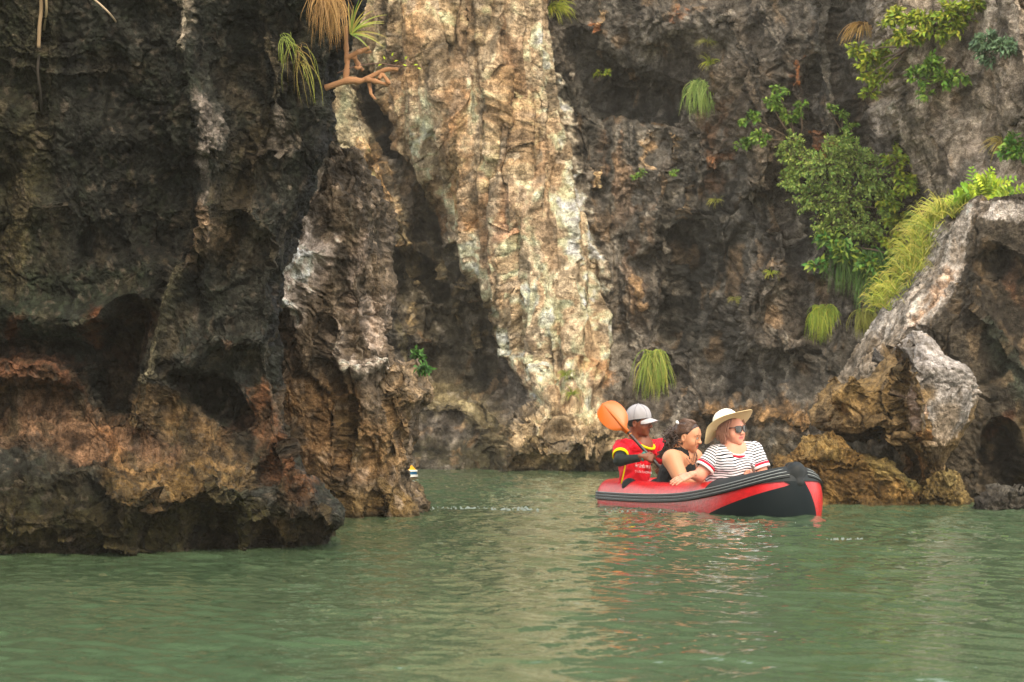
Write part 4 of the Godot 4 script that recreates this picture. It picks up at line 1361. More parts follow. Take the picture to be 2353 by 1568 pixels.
	for c in 13: pts.append(hull_point(n * 0.5 + 19.0 + 3.2 * sin(c / 12.0 * 2.6), lerpf(0.22, -0.03, c / 12.0), 0.010 + 0.02 * sin(c / 12.0 * PI)))
	part("painter_line", rod_mesh(curve(pts, 4), curve(pts, 4).map(func(_p): return 0.005), 6), black, k)
	# inflatable cross seats
	for spot in [[0.30, 0.0], [1.0, 0.0], [1.75, 0.0]]:
		var seat := Blob.new(boat_at(spot[0], 0, 0.1) - Vector3.ONE * 0.42, boat_at(spot[0], 0, 0.1) + Vector3.ONE * 0.42, 0.02)
		seat.limb(boat_at(spot[0], -0.14, 0.10), boat_at(spot[0], 0.14, 0.10), 0.075, 0.075, 0.02)
		g = Gather.new()
		g.take(seat, Color.WHITE)
		part("seat", g.to_mesh(), matte("2b2f31", 0.6), k)

	# a sliver of another boat's bow, beyond the stack
	var far := thing("canoe", "blue, white and yellow bow of another boat peeping out behind the rock stack", "boat", Vector3.ZERO)
	var bow := at(958.0, 1092.0, 25.5)
	bow.y = 0.0
	for band in [[-0.06, 0.038, "5a4a30", 0.0], [0.038, 0.068, "d8d2c8", 0.012], [0.068, 0.106, "155a80", 0.0], [0.106, 0.126, "e2ddd2", 0.008], [0.126, 0.185, "e0a028", -0.004]]:
		pos = PackedVector3Array()
		for j in 5:
			for i in 41:
				var v := i / 40.0 * 2.0 - 1.0
				var y: float = lerpf(band[0], band[1], j / 4.0)
				var half: float = 0.34 * pow(absf(v), 0.6) * (0.8 + 1.2 * y) + band[3]
				pos.append(bow + Vector3(-absf(v) * 2.2 - maxf(0.0, y - 0.12) * 0.9 + band[3], y, -signf(v) * -half))
		part("hull_band", grid_mesh(pos, 41, 5, false), matte(band[2], 0.4), far)

# ---------------------------------------------------------------- the three people
var crease_n: FastNoiseLite

func body_box(pts: Array, pad: float, cell: float) -> Blob:
	var lo: Vector3 = pts[0]
	var hi: Vector3 = pts[0]
	for p in pts:
		lo = lo.min(p)
		hi = hi.max(p)
	return Blob.new(lo - Vector3.ONE * pad, hi + Vector3.ONE * pad, cell)

func ring_rod(center: Vector3, basis: Basis, rx: float, rz: float, dip: float, radius: float, from := 0.0, to := TAU) -> ArrayMesh:
	var pts := []
	for k in 33:
		var a := lerpf(from, to, k / 32.0)
		pts.append(center + basis * Vector3(sin(a) * rx, -dip * (0.5 + 0.5 * cos(a)), cos(a) * rz))
	return rod_mesh(pts, pts.map(func(_p): return radius), 7)

func band(a: Vector3, b: Vector3, ra: float, rb: float) -> ArrayMesh:   # a short open sleeve hem
	var dir := (b - a).normalized()
	var s := dir.cross(Vector3.UP if absf(dir.y) < 0.9 else Vector3.RIGHT).normalized()
	var t := dir.cross(s)
	var pos := PackedVector3Array()
	var prof := [[0.0, -0.004], [0.0, 0.002], [0.5, 0.004], [1.0, 0.002], [1.0, -0.006]]
	for j in prof.size():
		for i in 29:
			var ang := TAU * i / 28.0
			pos.append(a.lerp(b, prof[j][0]) + (s * cos(ang) + t * sin(ang)) * (lerpf(ra, rb, prof[j][0]) + prof[j][1]))
	return grid_mesh(pos, 29, prof.size(), false, PackedColorArray(), PackedVector2Array(), true)

func people() -> void:
	crease_n = noise(FastNoiseLite.TYPE_SIMPLEX_SMOOTH, 9.0, 3, 202, FastNoiseLite.FRACTAL_RIDGED)
	paddler()
	woman_in_black()
	woman_in_stripes()

func paddler() -> void:
	var who := thing("person", "person in a grey-white cap and red yellow-trimmed shirt paddling at the back of the kayak", "person", Vector3.ZERO)
	var skin := lin("7a4630")
	var hd := at(1468.5, 973.0, 18.51)
	var face := frame_from(Vector3(0.90, -0.04, 0.44), Vector3(-0.05, 1, 0.05))
	var chest := frame_from(Vector3(0.62, 0.0, 0.78))
	var neck := at(1476, 1013, 18.55)
	var pelvis := at(1452, 1140, 18.60)
	var mid := at(1460, 1075, 18.60)
	var sh_r := at(1429, 1029, 18.47)
	var sh_l := at(1517, 1029, 18.67)
	var el_r := at(1424, 1059, 18.23)
	var hand_r := at(1486, 1051, 18.19)
	var el_l := at(1534, 1070, 18.50)
	var hand_l := at(1520, 1079, 18.23)
	var g := Gather.new()
	var b := body_box([neck, pelvis, sh_r, sh_l, el_r, el_l, hand_l], 0.2, 0.0125)
	b.limb(neck + Vector3(0, 0.08, 0), neck - Vector3(0, 0.05, 0), 0.056, 0.066, 0.03)
	b.limb(neck - Vector3(0, 0.06, 0), mid, 0.10, 0.12, 0.05)
	b.limb(mid, pelvis, 0.12, 0.13, 0.05)
	b.limb(sh_r, sh_l, 0.07, 0.07, 0.05)
	b.limb(sh_r, el_r, 0.052, 0.044, 0.02)
	b.limb(el_r, hand_r - (hand_r - el_r).normalized() * 0.05, 0.042, 0.028, 0.015)
	b.limb(sh_l, el_l, 0.052, 0.044, 0.02)
	b.limb(el_l, hand_l, 0.042, 0.028, 0.015)
	# thighs, knees drawn up
	var knee := at(1447, 1117, 18.42)
	b.limb(pelvis, knee, 0.085, 0.062, 0.03)
	b.limb(pelvis + chest.x * 0.2, at(1510, 1118, 18.20), 0.085, 0.062, 0.03)
	g.take(b, skin)
	head_into(g, Transform3D(face * 1.06, hd), skin, lin("6a3630"), lin("15100d"), 0.96)
	var shaft := (at(1520, 1079, 18.17) - at(1443.4, 993.8, 18.31)).normalized()
	hand_into(g, hand_r - Vector3(0.03, -0.005, -0.01), Vector3(0.95, -0.15, 0.12), Vector3(0.1, -0.35, -0.9), [1.0, 1.25, 0.8], 1.0, skin, 1.0, 0.7, 0.02)
	hand_into(g, hand_l + Vector3(0.05, 0.02, 0.02), Vector3(-0.7, -0.3, 0.5), Vector3(-0.3, -0.5, -0.8), [1.0, 1.2, 0.8], -1.0, skin, 1.0, 0.7, 0.02)
	part("body", g.to_mesh(), skin_material(), who)
	# trousers over the raised knee
	g = Gather.new()
	b = body_box([pelvis, knee, pelvis + chest.x * 0.2, at(1510, 1118, 18.20)], 0.16, 0.014)
	b.limb(pelvis, knee, 0.10, 0.074, 0.03)
	b.limb(pelvis + chest.x * 0.2, at(1510, 1118, 18.20), 0.10, 0.074, 0.03)
	g.take(b, Color.WHITE)
	part("trousers", g.to_mesh(), cloth("2a2f30"), who)
	# shirt
	var folds := noise(FastNoiseLite.TYPE_SIMPLEX_SMOOTH, 7.0, 2, 61, FastNoiseLite.FRACTAL_RIDGED)
	g = Gather.new()
	b = body_box([neck, pelvis, sh_r, sh_l], 0.21, 0.0105)
	b.limb(neck - Vector3(0, 0.07, 0), mid, 0.118, 0.138, 0.06)
	b.limb(mid, pelvis, 0.138, 0.158, 0.05)
	b.limb(sh_r, sh_l, 0.082, 0.082, 0.05)
	b.limb(sh_r, sh_r.lerp(el_r, 0.62), 0.074, 0.078, 0.03)
	b.limb(sh_l, sh_l.lerp(el_l, 0.62), 0.074, 0.078, 0.03)
	b.crease(folds, 0.016, Vector3(1.0, 0.8, 1.0))
	b.cut((el_r - sh_r).normalized(), sh_r.lerp(el_r, 0.62))
	b.ball(neck + Vector3(0, 0.03, 0) + chest.z * 0.05, Vector3(0.084, 0.105, 0.125), chest, 0.006, true)
	g.take(b, Color.WHITE)
	var red := cloth("cf1226", 0.55)
	var shirt := part("shirt", g.to_mesh(), red, who)
	var yellow := cloth("d9c400", 0.8)
	part("collar", ring_rod(neck + Vector3(0, 0.03, 0) + chest.z * 0.036, chest, 0.080, 0.094, 0.105, 0.0125), yellow, who)
	var hem := sh_r.lerp(el_r, 0.56)
	part("sleeve_trim", band(hem, sh_r.lerp(el_r, 0.70), 0.074, 0.072), yellow, who)
	# piping down the side of the shirt
	var pts := []
	for q in [[1437, 1068], [1434, 1085], [1431, 1098], [1428, 1112]]:
		pts.append(at(q[0], q[1], 18.43))
	part("side_piping", rod_mesh(curve(pts, 4), curve(pts, 4).map(func(_p): return 0.007), 6), yellow, who)
	# dark arm sleeve over the bent arm
	g = Gather.new()
	b = body_box([sh_r, el_r, hand_r], 0.1, 0.009)
	b.limb(sh_r.lerp(el_r, 0.5), el_r, 0.060, 0.054, 0.02)
	b.limb(el_r, hand_r - (hand_r - el_r).normalized() * 0.065, 0.053, 0.037, 0.02)
	b.crease(crease_n, 0.004)
	b.cut((hand_r - el_r).normalized(), hand_r - (hand_r - el_r).normalized() * 0.06)
	g.take(b, Color.WHITE)
	part("arm_sleeve", g.to_mesh(), cloth("1d2322", 0.7), who)
	var wr := hand_r - (hand_r - el_r).normalized() * 0.045
	part("wrist_band", band(wr, wr + (hand_r - el_r).normalized() * 0.018, 0.032, 0.031), matte("2f8f86", 0.5), who)
	# hair under the cap
	g = Gather.new()
	b = Blob.new(Vector3(-0.11, -0.07, -0.13), Vector3(0.11, 0.15, 0.12), 0.006)
	b.ball(Vector3(0, 0.035, -0.015), Vector3(0.081, 0.100, 0.101))
	b.ball(Vector3(0, -0.02, 0.07), Vector3(0.09, 0.075, 0.09), Basis(), 0.004, true)
	b.ball(Vector3(0.078, -0.01, -0.008), Vector3(0.03, 0.04, 0.026), Basis(), 0.004, true)
	b.ball(Vector3(-0.078, -0.01, -0.008), Vector3(0.03, 0.04, 0.026), Basis(), 0.004, true)
	b.cut(Vector3(0, -1, -0.3).normalized(), Vector3(0, -0.035, -0.06))
	b.cut(Vector3.UP, Vector3(0, 0.055, 0))
	b.crease(noise(FastNoiseLite.TYPE_SIMPLEX, 90.0, 2, 9), 0.003)
	g.take(b, Color.WHITE, Transform3D(face * 1.06, hd))
	part("hair", g.to_mesh(), matte("14100e", 0.6), who)
	# cap: crown in panels, peak, button
	var cap := Transform3D(face * 1.06, hd)
	var pos := PackedVector3Array()
	for j in 19:
		for i in 61:
			var az := TAU * i / 60.0
			var el := lerpf(0.0, PI * 0.5, j / 18.0)
			var panel := 0.0022 * pow(absf(cos(az * 3.0)), 12.0) * cos(el)
			var rim := 0.040 + 0.014 * cos(az) - (0.014 if cos(az) < 0.0 else 0.0) * -cos(az)
			var r := Vector3(0.095, 0.168, 0.117)
			var bulge := 1.0 + 0.05 * sin(el * 2.0) + panel * -6.0
			var fold := 0.0025 * sin(az * 9.0 + el * 4.0) * sin(el * 2.0)
			pos.append(cap * Vector3(sin(az) * r.x * cos(el) * bulge, rim * (1.0 - sin(el)) + sin(el) * r.y + fold, -0.008 + cos(az) * (r.z + fold) * cos(el) * bulge))
	var grey := cloth("9c999c", 0.85)
	part("cap_crown", grid_mesh(pos, 61, 19, false), grey, who)
	for q in 6:
		var az := PI / 6.0 + PI / 3.0 * q
		var seam := []
		for j in 9:
			var el := lerpf(0.05, 1.5, j / 8.0)
			seam.append(cap * Vector3(sin(az) * 0.0965 * cos(el) * (1.0 + 0.05 * sin(el * 2.0)), 0.042 * (1.0 - sin(el)) + sin(el) * 0.1685, -0.008 + cos(az) * 0.1185 * cos(el) * (1.0 + 0.05 * sin(el * 2.0))))
		part("cap_seam", rod_mesh(seam, seam.map(func(_p): return 0.0022), 5), cloth("77747a", 0.9), who)
	pos = PackedVector3Array()
	for layer in 2:
		for j in 11:
			for i in 31:
				var u := lerpf(-1.0, 1.0, i / 30.0)
				var v := (j / 10.0) if layer == 0 else 1.0 - j / 10.0
				var reach := 0.078 * sqrt(maxf(0.0, 1.0 - pow(absf(u), 2.6)))
				pos.append(cap * Vector3(u * 0.082, 0.054 - 0.022 * v - 0.030 * u * u - (0.004 if layer == 1 else 0.0), 0.095 * sqrt(maxf(0.05, 1.0 - u * u * 0.72)) + reach * v))
	part("cap_peak", grid_mesh(pos, 31, 22, false), cloth("aaa6a8", 0.85), who)
	part("cap_button", rod_mesh([cap * Vector3(0, 0.166, -0.008), cap * Vector3(0, 0.174, -0.008)], [0.009, 0.006], 10), grey, who)
	shirt_print(shirt)

	# the paddle he holds
	var top := at(1443.4, 993.8, 18.31)
	var low := at(1523, 1082, 18.15)
	var p := thing("paddle", "orange-bladed paddle with a dark shaft held across the red shirt", "paddle", Vector3.ZERO)
	part("shaft", rod_mesh([top - shaft * 0.05, top + shaft * 0.02, low, low + shaft * 0.5], [0.014, 0.0155, 0.0155, 0.0155], 12), matte("2a1a18", 0.4), p)
	part("ferrule", rod_mesh([top - shaft * 0.012, top + shaft * 0.012], [0.0195, 0.0195], 12), matte("151515", 0.5), p)
	part("drip_ring", rod_mesh([top + shaft * 0.026, top + shaft * 0.030], [0.021, 0.021], 12), matte("d0781c", 0.5), p)
	part("grip", rod_mesh([hand_r + shaft * -0.055, hand_r + shaft * -0.01], [0.021, 0.020], 12), matte("1f6f66", 0.5), p)
	var across := shaft.cross(Vector3(0.15, 0.1, 1)).normalized()
	var out := across.cross(shaft).normalized()
	pos = PackedVector3Array()
	var outline := [[0.0, 0.020], [0.05, 0.030], [0.085, 0.075], [0.13, 0.108], [0.19, 0.124], [0.25, 0.124], [0.30, 0.112], [0.335, 0.088], [0.358, 0.050], [0.366, 0.004]]
	for layer in 2:
		for j in 27:
			for i in 25:
				var v := (j / 26.0 if layer == 0 else 1.0 - j / 26.0) * 0.366
				var u := lerpf(-1.0, 1.0, i / 24.0)
				var w := table(outline, v, 1)
				var cup := 0.018 * u * u - 0.010 * sin(v / 0.366 * PI)
				pos.append(top - shaft * (v + 0.004) + across * (u * w) + out * (-cup + (0.003 if layer == 0 else -0.003)))
	var orange := StandardMaterial3D.new()
	orange.albedo_color = Color("b85a00")
	orange.roughness = 0.4
	var blade := part("blade", grid_mesh(pos, 25, 54, false), orange, p)
	var rib := [top + shaft * 0.0 + out * 0.006, top - shaft * 0.10 + out * 0.010, top - shaft * 0.22 + out * 0.011, top - shaft * 0.335 + out * 0.006]
	part("spine", rod_mesh(rib, [0.0205, 0.017, 0.013, 0.004], 10), orange, blade)

# The two lines of lettering on the shirt front, drawn stroke by stroke.
func shirt_print(shirt: Node3D) -> void:
	# each letter: strokes in a box one unit wide and high
	var L := {"n": [[0, 1, .2, .9, .2, .1], [.2, .15, .5, .1, .8, .2], [.8, .95, .8, 0]], "p": [[.1, 1, .1, 0, .85, 0, .85, 1.3]], "ph": [[.1, 1, .1, 0, .45, .5, .85, 0, .85, 1]], "a": [[.15, .85, .5, 1, .8, .8, .8, 0]],
		"l": [[.1, .6, .5, .6, .5, 0, .1, .1, .1, .4], [.2, 1, .8, .95, .85, 0]], "k": [[.1, 0, .1, .75, .3, .9, .7, .95, .85, .8, .85, 0]], "th": [[.1, 1, .1, 0, .5, .9, .85, .9, .85, 0]], "w": [[.2, .8, .5, 1, .8, .8, .8, 0, .4, .1, .4, .3]], "tone": [[-.4, 1.25, -.2, 1.55, 0, 1.3]], "roof": [[-.8, 1.2, -.6, 1.45, -.1, 1.3, 0, 1.5]]}
	var D := {"0": [[.1, .1, .1, .9, .85, .9, .85, .1, .1, .1]], "1": [[.3, .8, .5, 1, .5, 0]], "2": [[.1, .9, .85, .95, .85, .55, .1, .05, .9, .05]], "3": [[.1, .95, .85, .95, .4, .55, .85, .5, .8, .05, .1, .05]], "4": [[.7, 0, .7, 1, .1, .3, .95, .3]], "6": [[.8, .95, .2, .7, .1, .1, .85, .1, .85, .5, .1, .5]], "9": [[.2, .05, .8, .3, .85, .95, .1, .95, .1, .5, .85, .5]], ".": [[.4, 0, .55, .12]], "t": [[.1, .9, .6, .9, .3, .5, .3, 0, .7, .1]], "r": [[.2, .9, .8, .85, .3, .5, .7, .4, .7, 0]]}
	var rows := [[["n", "tone", "ph", "a", "l", "roof", "k", "p", "l", "a", "th", "w", "a"], L, Vector2(1497.5, 1080), Vector2(1509.5, 1083), 6.6, 2.15], [["t", "r", ".", "0", "6", "2", "4", "4", "3", "9", "4", "6"], D, Vector2(1498, 1092), Vector2(1510, 1094.5), 5.0, 2.1]]
	# the print lies on the front of the shirt: walk along it from the wearer's right
	for row in rows:
		var x := 0.0
		for ch in row[0]:
			var st := start_smooth()
			for s in row[1][ch]:
				var pts := []
				for k in range(0, s.size(), 2):
					pts.append(print_spot(x + s[k] * row[5] * 0.85, row[2].y + x * 0.16 - s[k + 1] * row[4]))
				rod(st, pts, pts.map(func(_p): return 0.0018), 4)
			part("letter", done(st), matte("e6dcdc", 0.7), shirt)
			if ch != "tone" and ch != "roof": x += row[5] * (1.0 if ch != "." else 0.6)

var print_spot_cache := {}
func print_spot(x: float, Y: float) -> Vector3:   # on the curve of the chest, x in grid units along the line of print
	return at(1459.0 + x * 1.62, Y - 6.0, 18.40 + 0.00012 * pow(x * 1.62 - 22.0, 2.0))

func woman_in_black() -> void:
	var who := thing("person", "dark-haired person in a black sleeveless top sitting in the middle of the kayak", "person", Vector3.ZERO)
	var skin := lin("c28b68")
	var hd := at(1580.0, 1005.0, 17.90)
	var face := frame_from(Vector3(0.93, -0.20, 0.34), Vector3(0.1, 1, 0.1))
	var T := Transform3D(face * 1.13, hd)
	var neck := at(1572, 1040, 17.97)
	var chest := frame_from(Vector3(0.85, -0.1, 0.52))
	var pelvis := at(1545, 1140, 18.05)
	var mid := at(1556, 1090, 18.00)
	var sh_n := at(1545, 1056, 17.75)
	var sh_f := at(1594, 1052, 18.15)
	var el_n := at(1566, 1103, 17.63)
	var hand_n := at(1615, 1112, 17.60)
	var el_f := at(1620, 1090, 18.15)
	var g := Gather.new()
	var b := body_box([neck, pelvis, sh_n, sh_f, el_n, hand_n, el_f], 0.22, 0.0125)
	b.limb(hd - Vector3(0, 0.06, 0), neck, 0.060, 0.068, 0.03)
	b.limb(neck - Vector3(0, 0.03, 0), mid, 0.10, 0.14, 0.06)
	b.limb(mid, pelvis, 0.15, 0.17, 0.05)
	b.limb(sh_n, sh_f, 0.078, 0.078, 0.06)
	b.limb(sh_n, el_n, 0.086, 0.066, 0.035)
	b.limb(el_n, hand_n, 0.058, 0.034, 0.02)
	b.limb(sh_f, el_f, 0.078, 0.06, 0.03)
	b.limb(pelvis, at(1600, 1130, 17.65), 0.11, 0.09, 0.03)
	b.limb(pelvis + Vector3(0.1, 0, -0.15), at(1625, 1130, 17.85), 0.11, 0.09, 0.03)
	g.take(b, skin)
	head_into(g, T, skin, lin("b85a50"), lin("4a2c20"), 1.10, true, true)
	hand_into(g, hand_n, Vector3(0.9, -0.1, 0.2), Vector3(0, -1, 0), [0.3, 0.4, 0.3], 1.0, skin, 0.92)
	part("body", g.to_mesh(), skin_material(), who)
	# sleeveless top
	g = Gather.new()
	b = body_box([neck, pelvis, sh_n, sh_f], 0.22, 0.0105)
	b.limb(neck - Vector3(0, 0.04, 0), mid, 0.112, 0.152, 0.06)
	b.limb(mid, pelvis, 0.162, 0.182, 0.05)
	b.limb(neck.lerp(sh_n, 0.35), neck.lerp(sh_f, 0.35), 0.083, 0.083, 0.05)
	b.crease(crease_n, 0.008)
	# armhole and neckline
	b.ball(sh_n + Vector3(0.02, -0.015, 0.035), Vector3(0.115, 0.15, 0.10), frame_from(Vector3(0.35, -0.9, 0.2)), 0.01, true)
	b.ball(neck + chest.z * 0.075 + Vector3(0, 0.035, 0), Vector3(0.075, 0.135, 0.10), frame_from(chest.z, Vector3(0.3, 1, 0.1)), 0.008, true)
	g.take(b, Color.WHITE)
	part("top", g.to_mesh(), cloth("1c1d1f", 0.8), who)
	# hair drawn back: a close cap of strands, a loose bun, the tail over the shoulder
	g = Gather.new()
	b = Blob.new(Vector3(-0.12, -0.12, -0.17), Vector3(0.12, 0.16, 0.12), 0.0052)
	b.ball(Vector3(0, 0.040, -0.018), Vector3(0.085, 0.103, 0.106))
	b.limb(Vector3(0, 0.02, -0.09), Vector3(0, -0.04, -0.105), 0.045, 0.038, 0.03)
	b.ball(Vector3(0, -0.025, 0.085), Vector3(0.12, 0.118, 0.095), Basis(Vector3.RIGHT, -0.25), 0.006, true)
	for s in [-1.0, 1.0]: b.ball(Vector3(0.080 * s, -0.01, 0.0), Vector3(0.03, 0.042, 0.034), Basis(), 0.004, true)
	b.cut(Vector3(0, -1, 0.25).normalized(), Vector3(0, -0.062, -0.06))
	var strand := noise(FastNoiseLite.TYPE_SIMPLEX, 60.0, 2, 19, FastNoiseLite.FRACTAL_RIDGED)
	b.crease(strand, 0.0022, Vector3(1.6, 0.35, 0.35))
	g.take(b, Color.WHITE, T)
	var brown := matte("38261d", 0.45, 0.5)
	part("hair", g.to_mesh(), brown, who)
	var r2 := RandomNumberGenerator.new()
	r2.seed = 91
	var st := start_smooth()
	for k in 150:   # combed back from the hairline to the tie
		var az := r2.randf_range(-1.5, 1.5)
		var a := Vector3(sin(az) * 0.084, 0.052 + 0.086 * cos(az) + r2.randf_range(-0.004, 0.004), 0.062 - 0.035 * absf(az) * 0.5)
		var e := Vector3(r2.randf_range(-0.02, 0.02), r2.randf_range(-0.02, 0.03), -0.122)
		var pts := []
		for q in 7:
			var v := a.lerp(e, q / 6.0) - Vector3(0, 0.040, -0.018)
			v = v / Vector3(0.0865, 0.1045, 0.1075)
			v = v.normalized() * lerpf(1.0, 1.03, r2.randf())
			pts.append(T * (v * Vector3(0.0865, 0.1045, 0.1075) + Vector3(0, 0.040, -0.018)))
		rod(st, pts, [0.0012, 0.0022, 0.0026, 0.0026, 0.0026, 0.0026, 0.002], 5)
	part("combed_strands", done(st), matte("5a4030", 0.4, 0.5), who).set_meta("kind", "stuff")
	st = start_smooth()
	var bun := at(1546, 1003, 17.91)
	for k in 120:   # curls of the bun
		var a := bun + Vector3(r2.randf_range(-0.045, 0.045), r2.randf_range(-0.06, 0.06), r2.randf_range(-0.045, 0.045))
		var pts := [a]
		for q in 4:
			a += Vector3(r2.randf_range(-0.035, 0.035), r2.randf_range(-0.04, 0.02), r2.randf_range(-0.03, 0.03))
			pts.append(a)
		rod(st, curve(pts, 4), curve(pts, 4).map(func(_p): return 0.0042), 5)
	for k in 60:   # the tail
		var a := at(1546, 1014, 17.93) + Vector3(r2.randf_range(-0.03, 0.03), 0, r2.randf_range(-0.03, 0.03))
		var e := at(1514 + r2.randf_range(-6, 8), 1046 + r2.randf_range(-8, 10), 18.01 + r2.randf_range(-0.05, 0.05))
		var pts := [a, a.lerp(e, 0.4) + Vector3(r2.randf_range(-0.02, 0.02), -0.02 + r2.randf_range(-0.02, 0.02), 0), a.lerp(e, 0.8) + Vector3(r2.randf_range(-0.02, 0.02), -0.01, 0), e]
		rod(st, curve(pts, 4), [0.004, 0.004, 0.004, 0.004, 0.004, 0.004, 0.004, 0.004, 0.003, 0.003, 0.002, 0.002, 0.001], 5)
	part("pony_tail", done(st), brown, who).set_meta("kind", "stuff")
	st = start_smooth()
	# a loose lock over the cheek and strands at the far side of the neck
	var lock := [T * Vector3(-0.028, 0.100, 0.085), T * Vector3(-0.052, 0.055, 0.100), T * Vector3(-0.064, 0.000, 0.088), T * Vector3(-0.050, -0.045, 0.094)]
	rod(st, curve(lock, 5), curve(lock, 5).map(func(_p): return 0.0014), 5)
	for k in 4:
		var a := T * Vector3(0.03 + 0.008 * k, -0.07, 0.0 + 0.008 * k)
		var pts := [a, a + Vector3(0.03 + 0.004 * k, -0.07, 0.05), a + Vector3(0.04 + 0.006 * k, -0.15 - 0.008 * k, 0.07)]
		rod(st, curve(pts, 4), curve(pts, 4).map(func(_p): return 0.002), 5)
	part("loose_strands", done(st), brown, who).set_meta("kind", "stuff")
	part("hair_tie", rod_mesh([at(1555.5, 969, 17.85), at(1557.5, 974, 17.83)], [0.012, 0.013], 8), matte("dfe3e2", 0.6), who)
	# thin necklace cord
	var cord := [at(1571, 1040, 17.85), at(1581, 1058, 17.82), at(1588, 1066, 17.81), at(1592, 1060, 17.87)]
	part("necklace", rod_mesh(curve(cord, 5), curve(cord, 5).map(func(_p): return 0.002), 5), matte("5a3a28", 0.6), who)

func stripes(period_px: int) -> ImageTexture:   # one repeat: white cloth, one dark line
	var im := Image.create(8, 64, true, Image.FORMAT_RGB8)
	im.fill(Color(0.86, 0.85, 0.87))
	im.fill_rect(Rect2i(0, 64 - period_px, 8, period_px), Color(0.07, 0.08, 0.12))
	im.generate_mipmaps()
	return ImageTexture.create_from_image(im)

func woman_in_stripes() -> void:
	var who := thing("person", "person in a striped shirt, wide straw hat and sunglasses leaning on the front tube", "person", Vector3.ZERO)
	var skin := lin("d09078")
	var hd := at(1681.5, 991.0, 17.15)
	var face := frame_from(Vector3(0.67, 0.05, 0.74), Vector3(-0.08, 1, 0.0))
	var T := Transform3D(face * 1.10, hd)
	var neck := at(1683, 1030, 17.17)
	var chest := frame_from(Vector3(0.32, 0.05, 0.95), Vector3(-0.03, 1, 0))
	var pelvis := at(1668, 1150, 17.20)
	var mid := at(1674, 1080, 17.17)
	var sh_n := at(1645, 1045, 17.13)
	var sh_f := at(1731, 1037, 17.21)
	var el_n := at(1607, 1094, 17.07)
	var hand_n := at(1588, 1092, 16.95)
	var el_f := at(1752, 1090, 17.17)
	var hand_f := at(1741, 1094, 17.03)
	var g := Gather.new()
	var b := body_box([neck, pelvis, sh_n, sh_f, el_n, hand_n, el_f, hand_f], 0.22, 0.0125)
	b.limb(hd - Vector3(0, 0.06, 0), neck, 0.064, 0.068, 0.03)
	b.limb(neck - Vector3(0, 0.06, 0), mid, 0.12, 0.155, 0.06)
	b.limb(mid, pelvis, 0.165, 0.18, 0.05)
	b.limb(sh_n, sh_f, 0.078, 0.078, 0.06)
	b.limb(sh_n, el_n, 0.070, 0.055, 0.03)
	b.limb(el_n, hand_n, 0.052, 0.033, 0.02)
	b.limb(sh_f, el_f, 0.070, 0.056, 0.03)
	b.limb(el_f, hand_f, 0.050, 0.032, 0.02)
	b.limb(pelvis, at(1740, 1130, 16.85), 0.12, 0.09, 0.03)
	g.take(b, skin)
	head_into(g, T, skin, lin("c26a66"), lin("6a4a3a"), 1.10, false, true)
	hand_into(g, hand_n, Vector3(-0.93, -0.32, 0.25), Vector3(-0.15, -0.85, -0.5), [0.12, 0.16, 0.12], -1.0, skin, 1.08, 0.1, 0.03)
	hand_into(g, hand_f, Vector3(-0.75, 0.30, 0.4), Vector3(-0.3, -0.5, -0.7), [0.7, 0.9, 0.6], 1.0, skin, 0.95, 0.5, 0.04)
	part("body", g.to_mesh(), skin_material(), who)
	# shirt: torso and two sleeves, each with its own run of stripes
	var tex := stripes(25)
	var sm := StandardMaterial3D.new()
	sm.albedo_texture = tex
	sm.roughness = 0.9
	sm.metallic_specular = 0.2
	g = Gather.new()
	b = body_box([neck, pelvis, sh_n, sh_f], 0.23, 0.0105)
	b.limb(neck - Vector3(0, 0.10, 0), mid, 0.135, 0.170, 0.06)
	b.limb(mid, pelvis, 0.178, 0.192, 0.05)
	b.limb(sh_n.lerp(sh_f, 0.02), sh_n.lerp(sh_f, 0.98), 0.088, 0.088, 0.06)
	for s in [-1.0, 1.0]: b.ball(at(1678, 1068, 17.17) + chest.x * 0.085 * s + chest.z * 0.12, Vector3(0.085, 0.075, 0.07), Basis(), 0.05)
	b.crease(noise(FastNoiseLite.TYPE_SIMPLEX_SMOOTH, 8.0, 2, 33), 0.010, Vector3(1, 1.6, 1))
	b.ball(neck + Vector3(0, 0.035, 0) + chest.z * 0.06, Vector3(0.094, 0.115, 0.145), chest, 0.006, true)
	g.take(b, Color.WHITE)
	var sag := noise(FastNoiseLite.TYPE_SIMPLEX_SMOOTH, 4.0, 2, 35)
	for k in g.v.size():
		var p := g.v[k]
		var across := (p - neck).dot(chest.x)
		g.u[k] = Vector2(0.5, (p.y + 0.55 * across * across + sag.get_noise_3dv(p * Vector3(1.0, 0.6, 1.0)) * 0.026) / 0.0222)
	part("shirt", g.to_mesh(), sm, who)
	for arm in [[sh_n, el_n, 0.66], [sh_f, el_f, 0.74]]:
		var a: Vector3 = arm[0]
		var e: Vector3 = (arm[0] as Vector3).lerp(arm[1], arm[2])
		var dir := (e - a).normalized()
		g = Gather.new()
		b = body_box([a, e], 0.14, 0.0095)
		b.limb(a, e + dir * 0.03, 0.090, 0.088, 0.03)
		b.crease(crease_n, 0.005)
		b.cut(dir, e)
		g.take(b, Color.WHITE)
		for k in g.v.size(): g.u[k] = Vector2(0.5, (g.v[k] - a).dot(dir) / 0.0240)
		var sl := part("sleeve", g.to_mesh(), sm, who)
		part("red_hem", band(e - dir * 0.034, e - dir * 0.014, 0.089, 0.088), cloth("c8203a"), sl)
		part("white_hem", band(e - dir * 0.012, e + dir * 0.010, 0.089, 0.088), cloth("e0dcd8"), sl)
	part("collar", ring_rod(neck + Vector3(0, 0.030, 0) + chest.z * 0.045, chest, 0.083, 0.098, 0.095, 0.009), cloth("d8d0c8"), who)
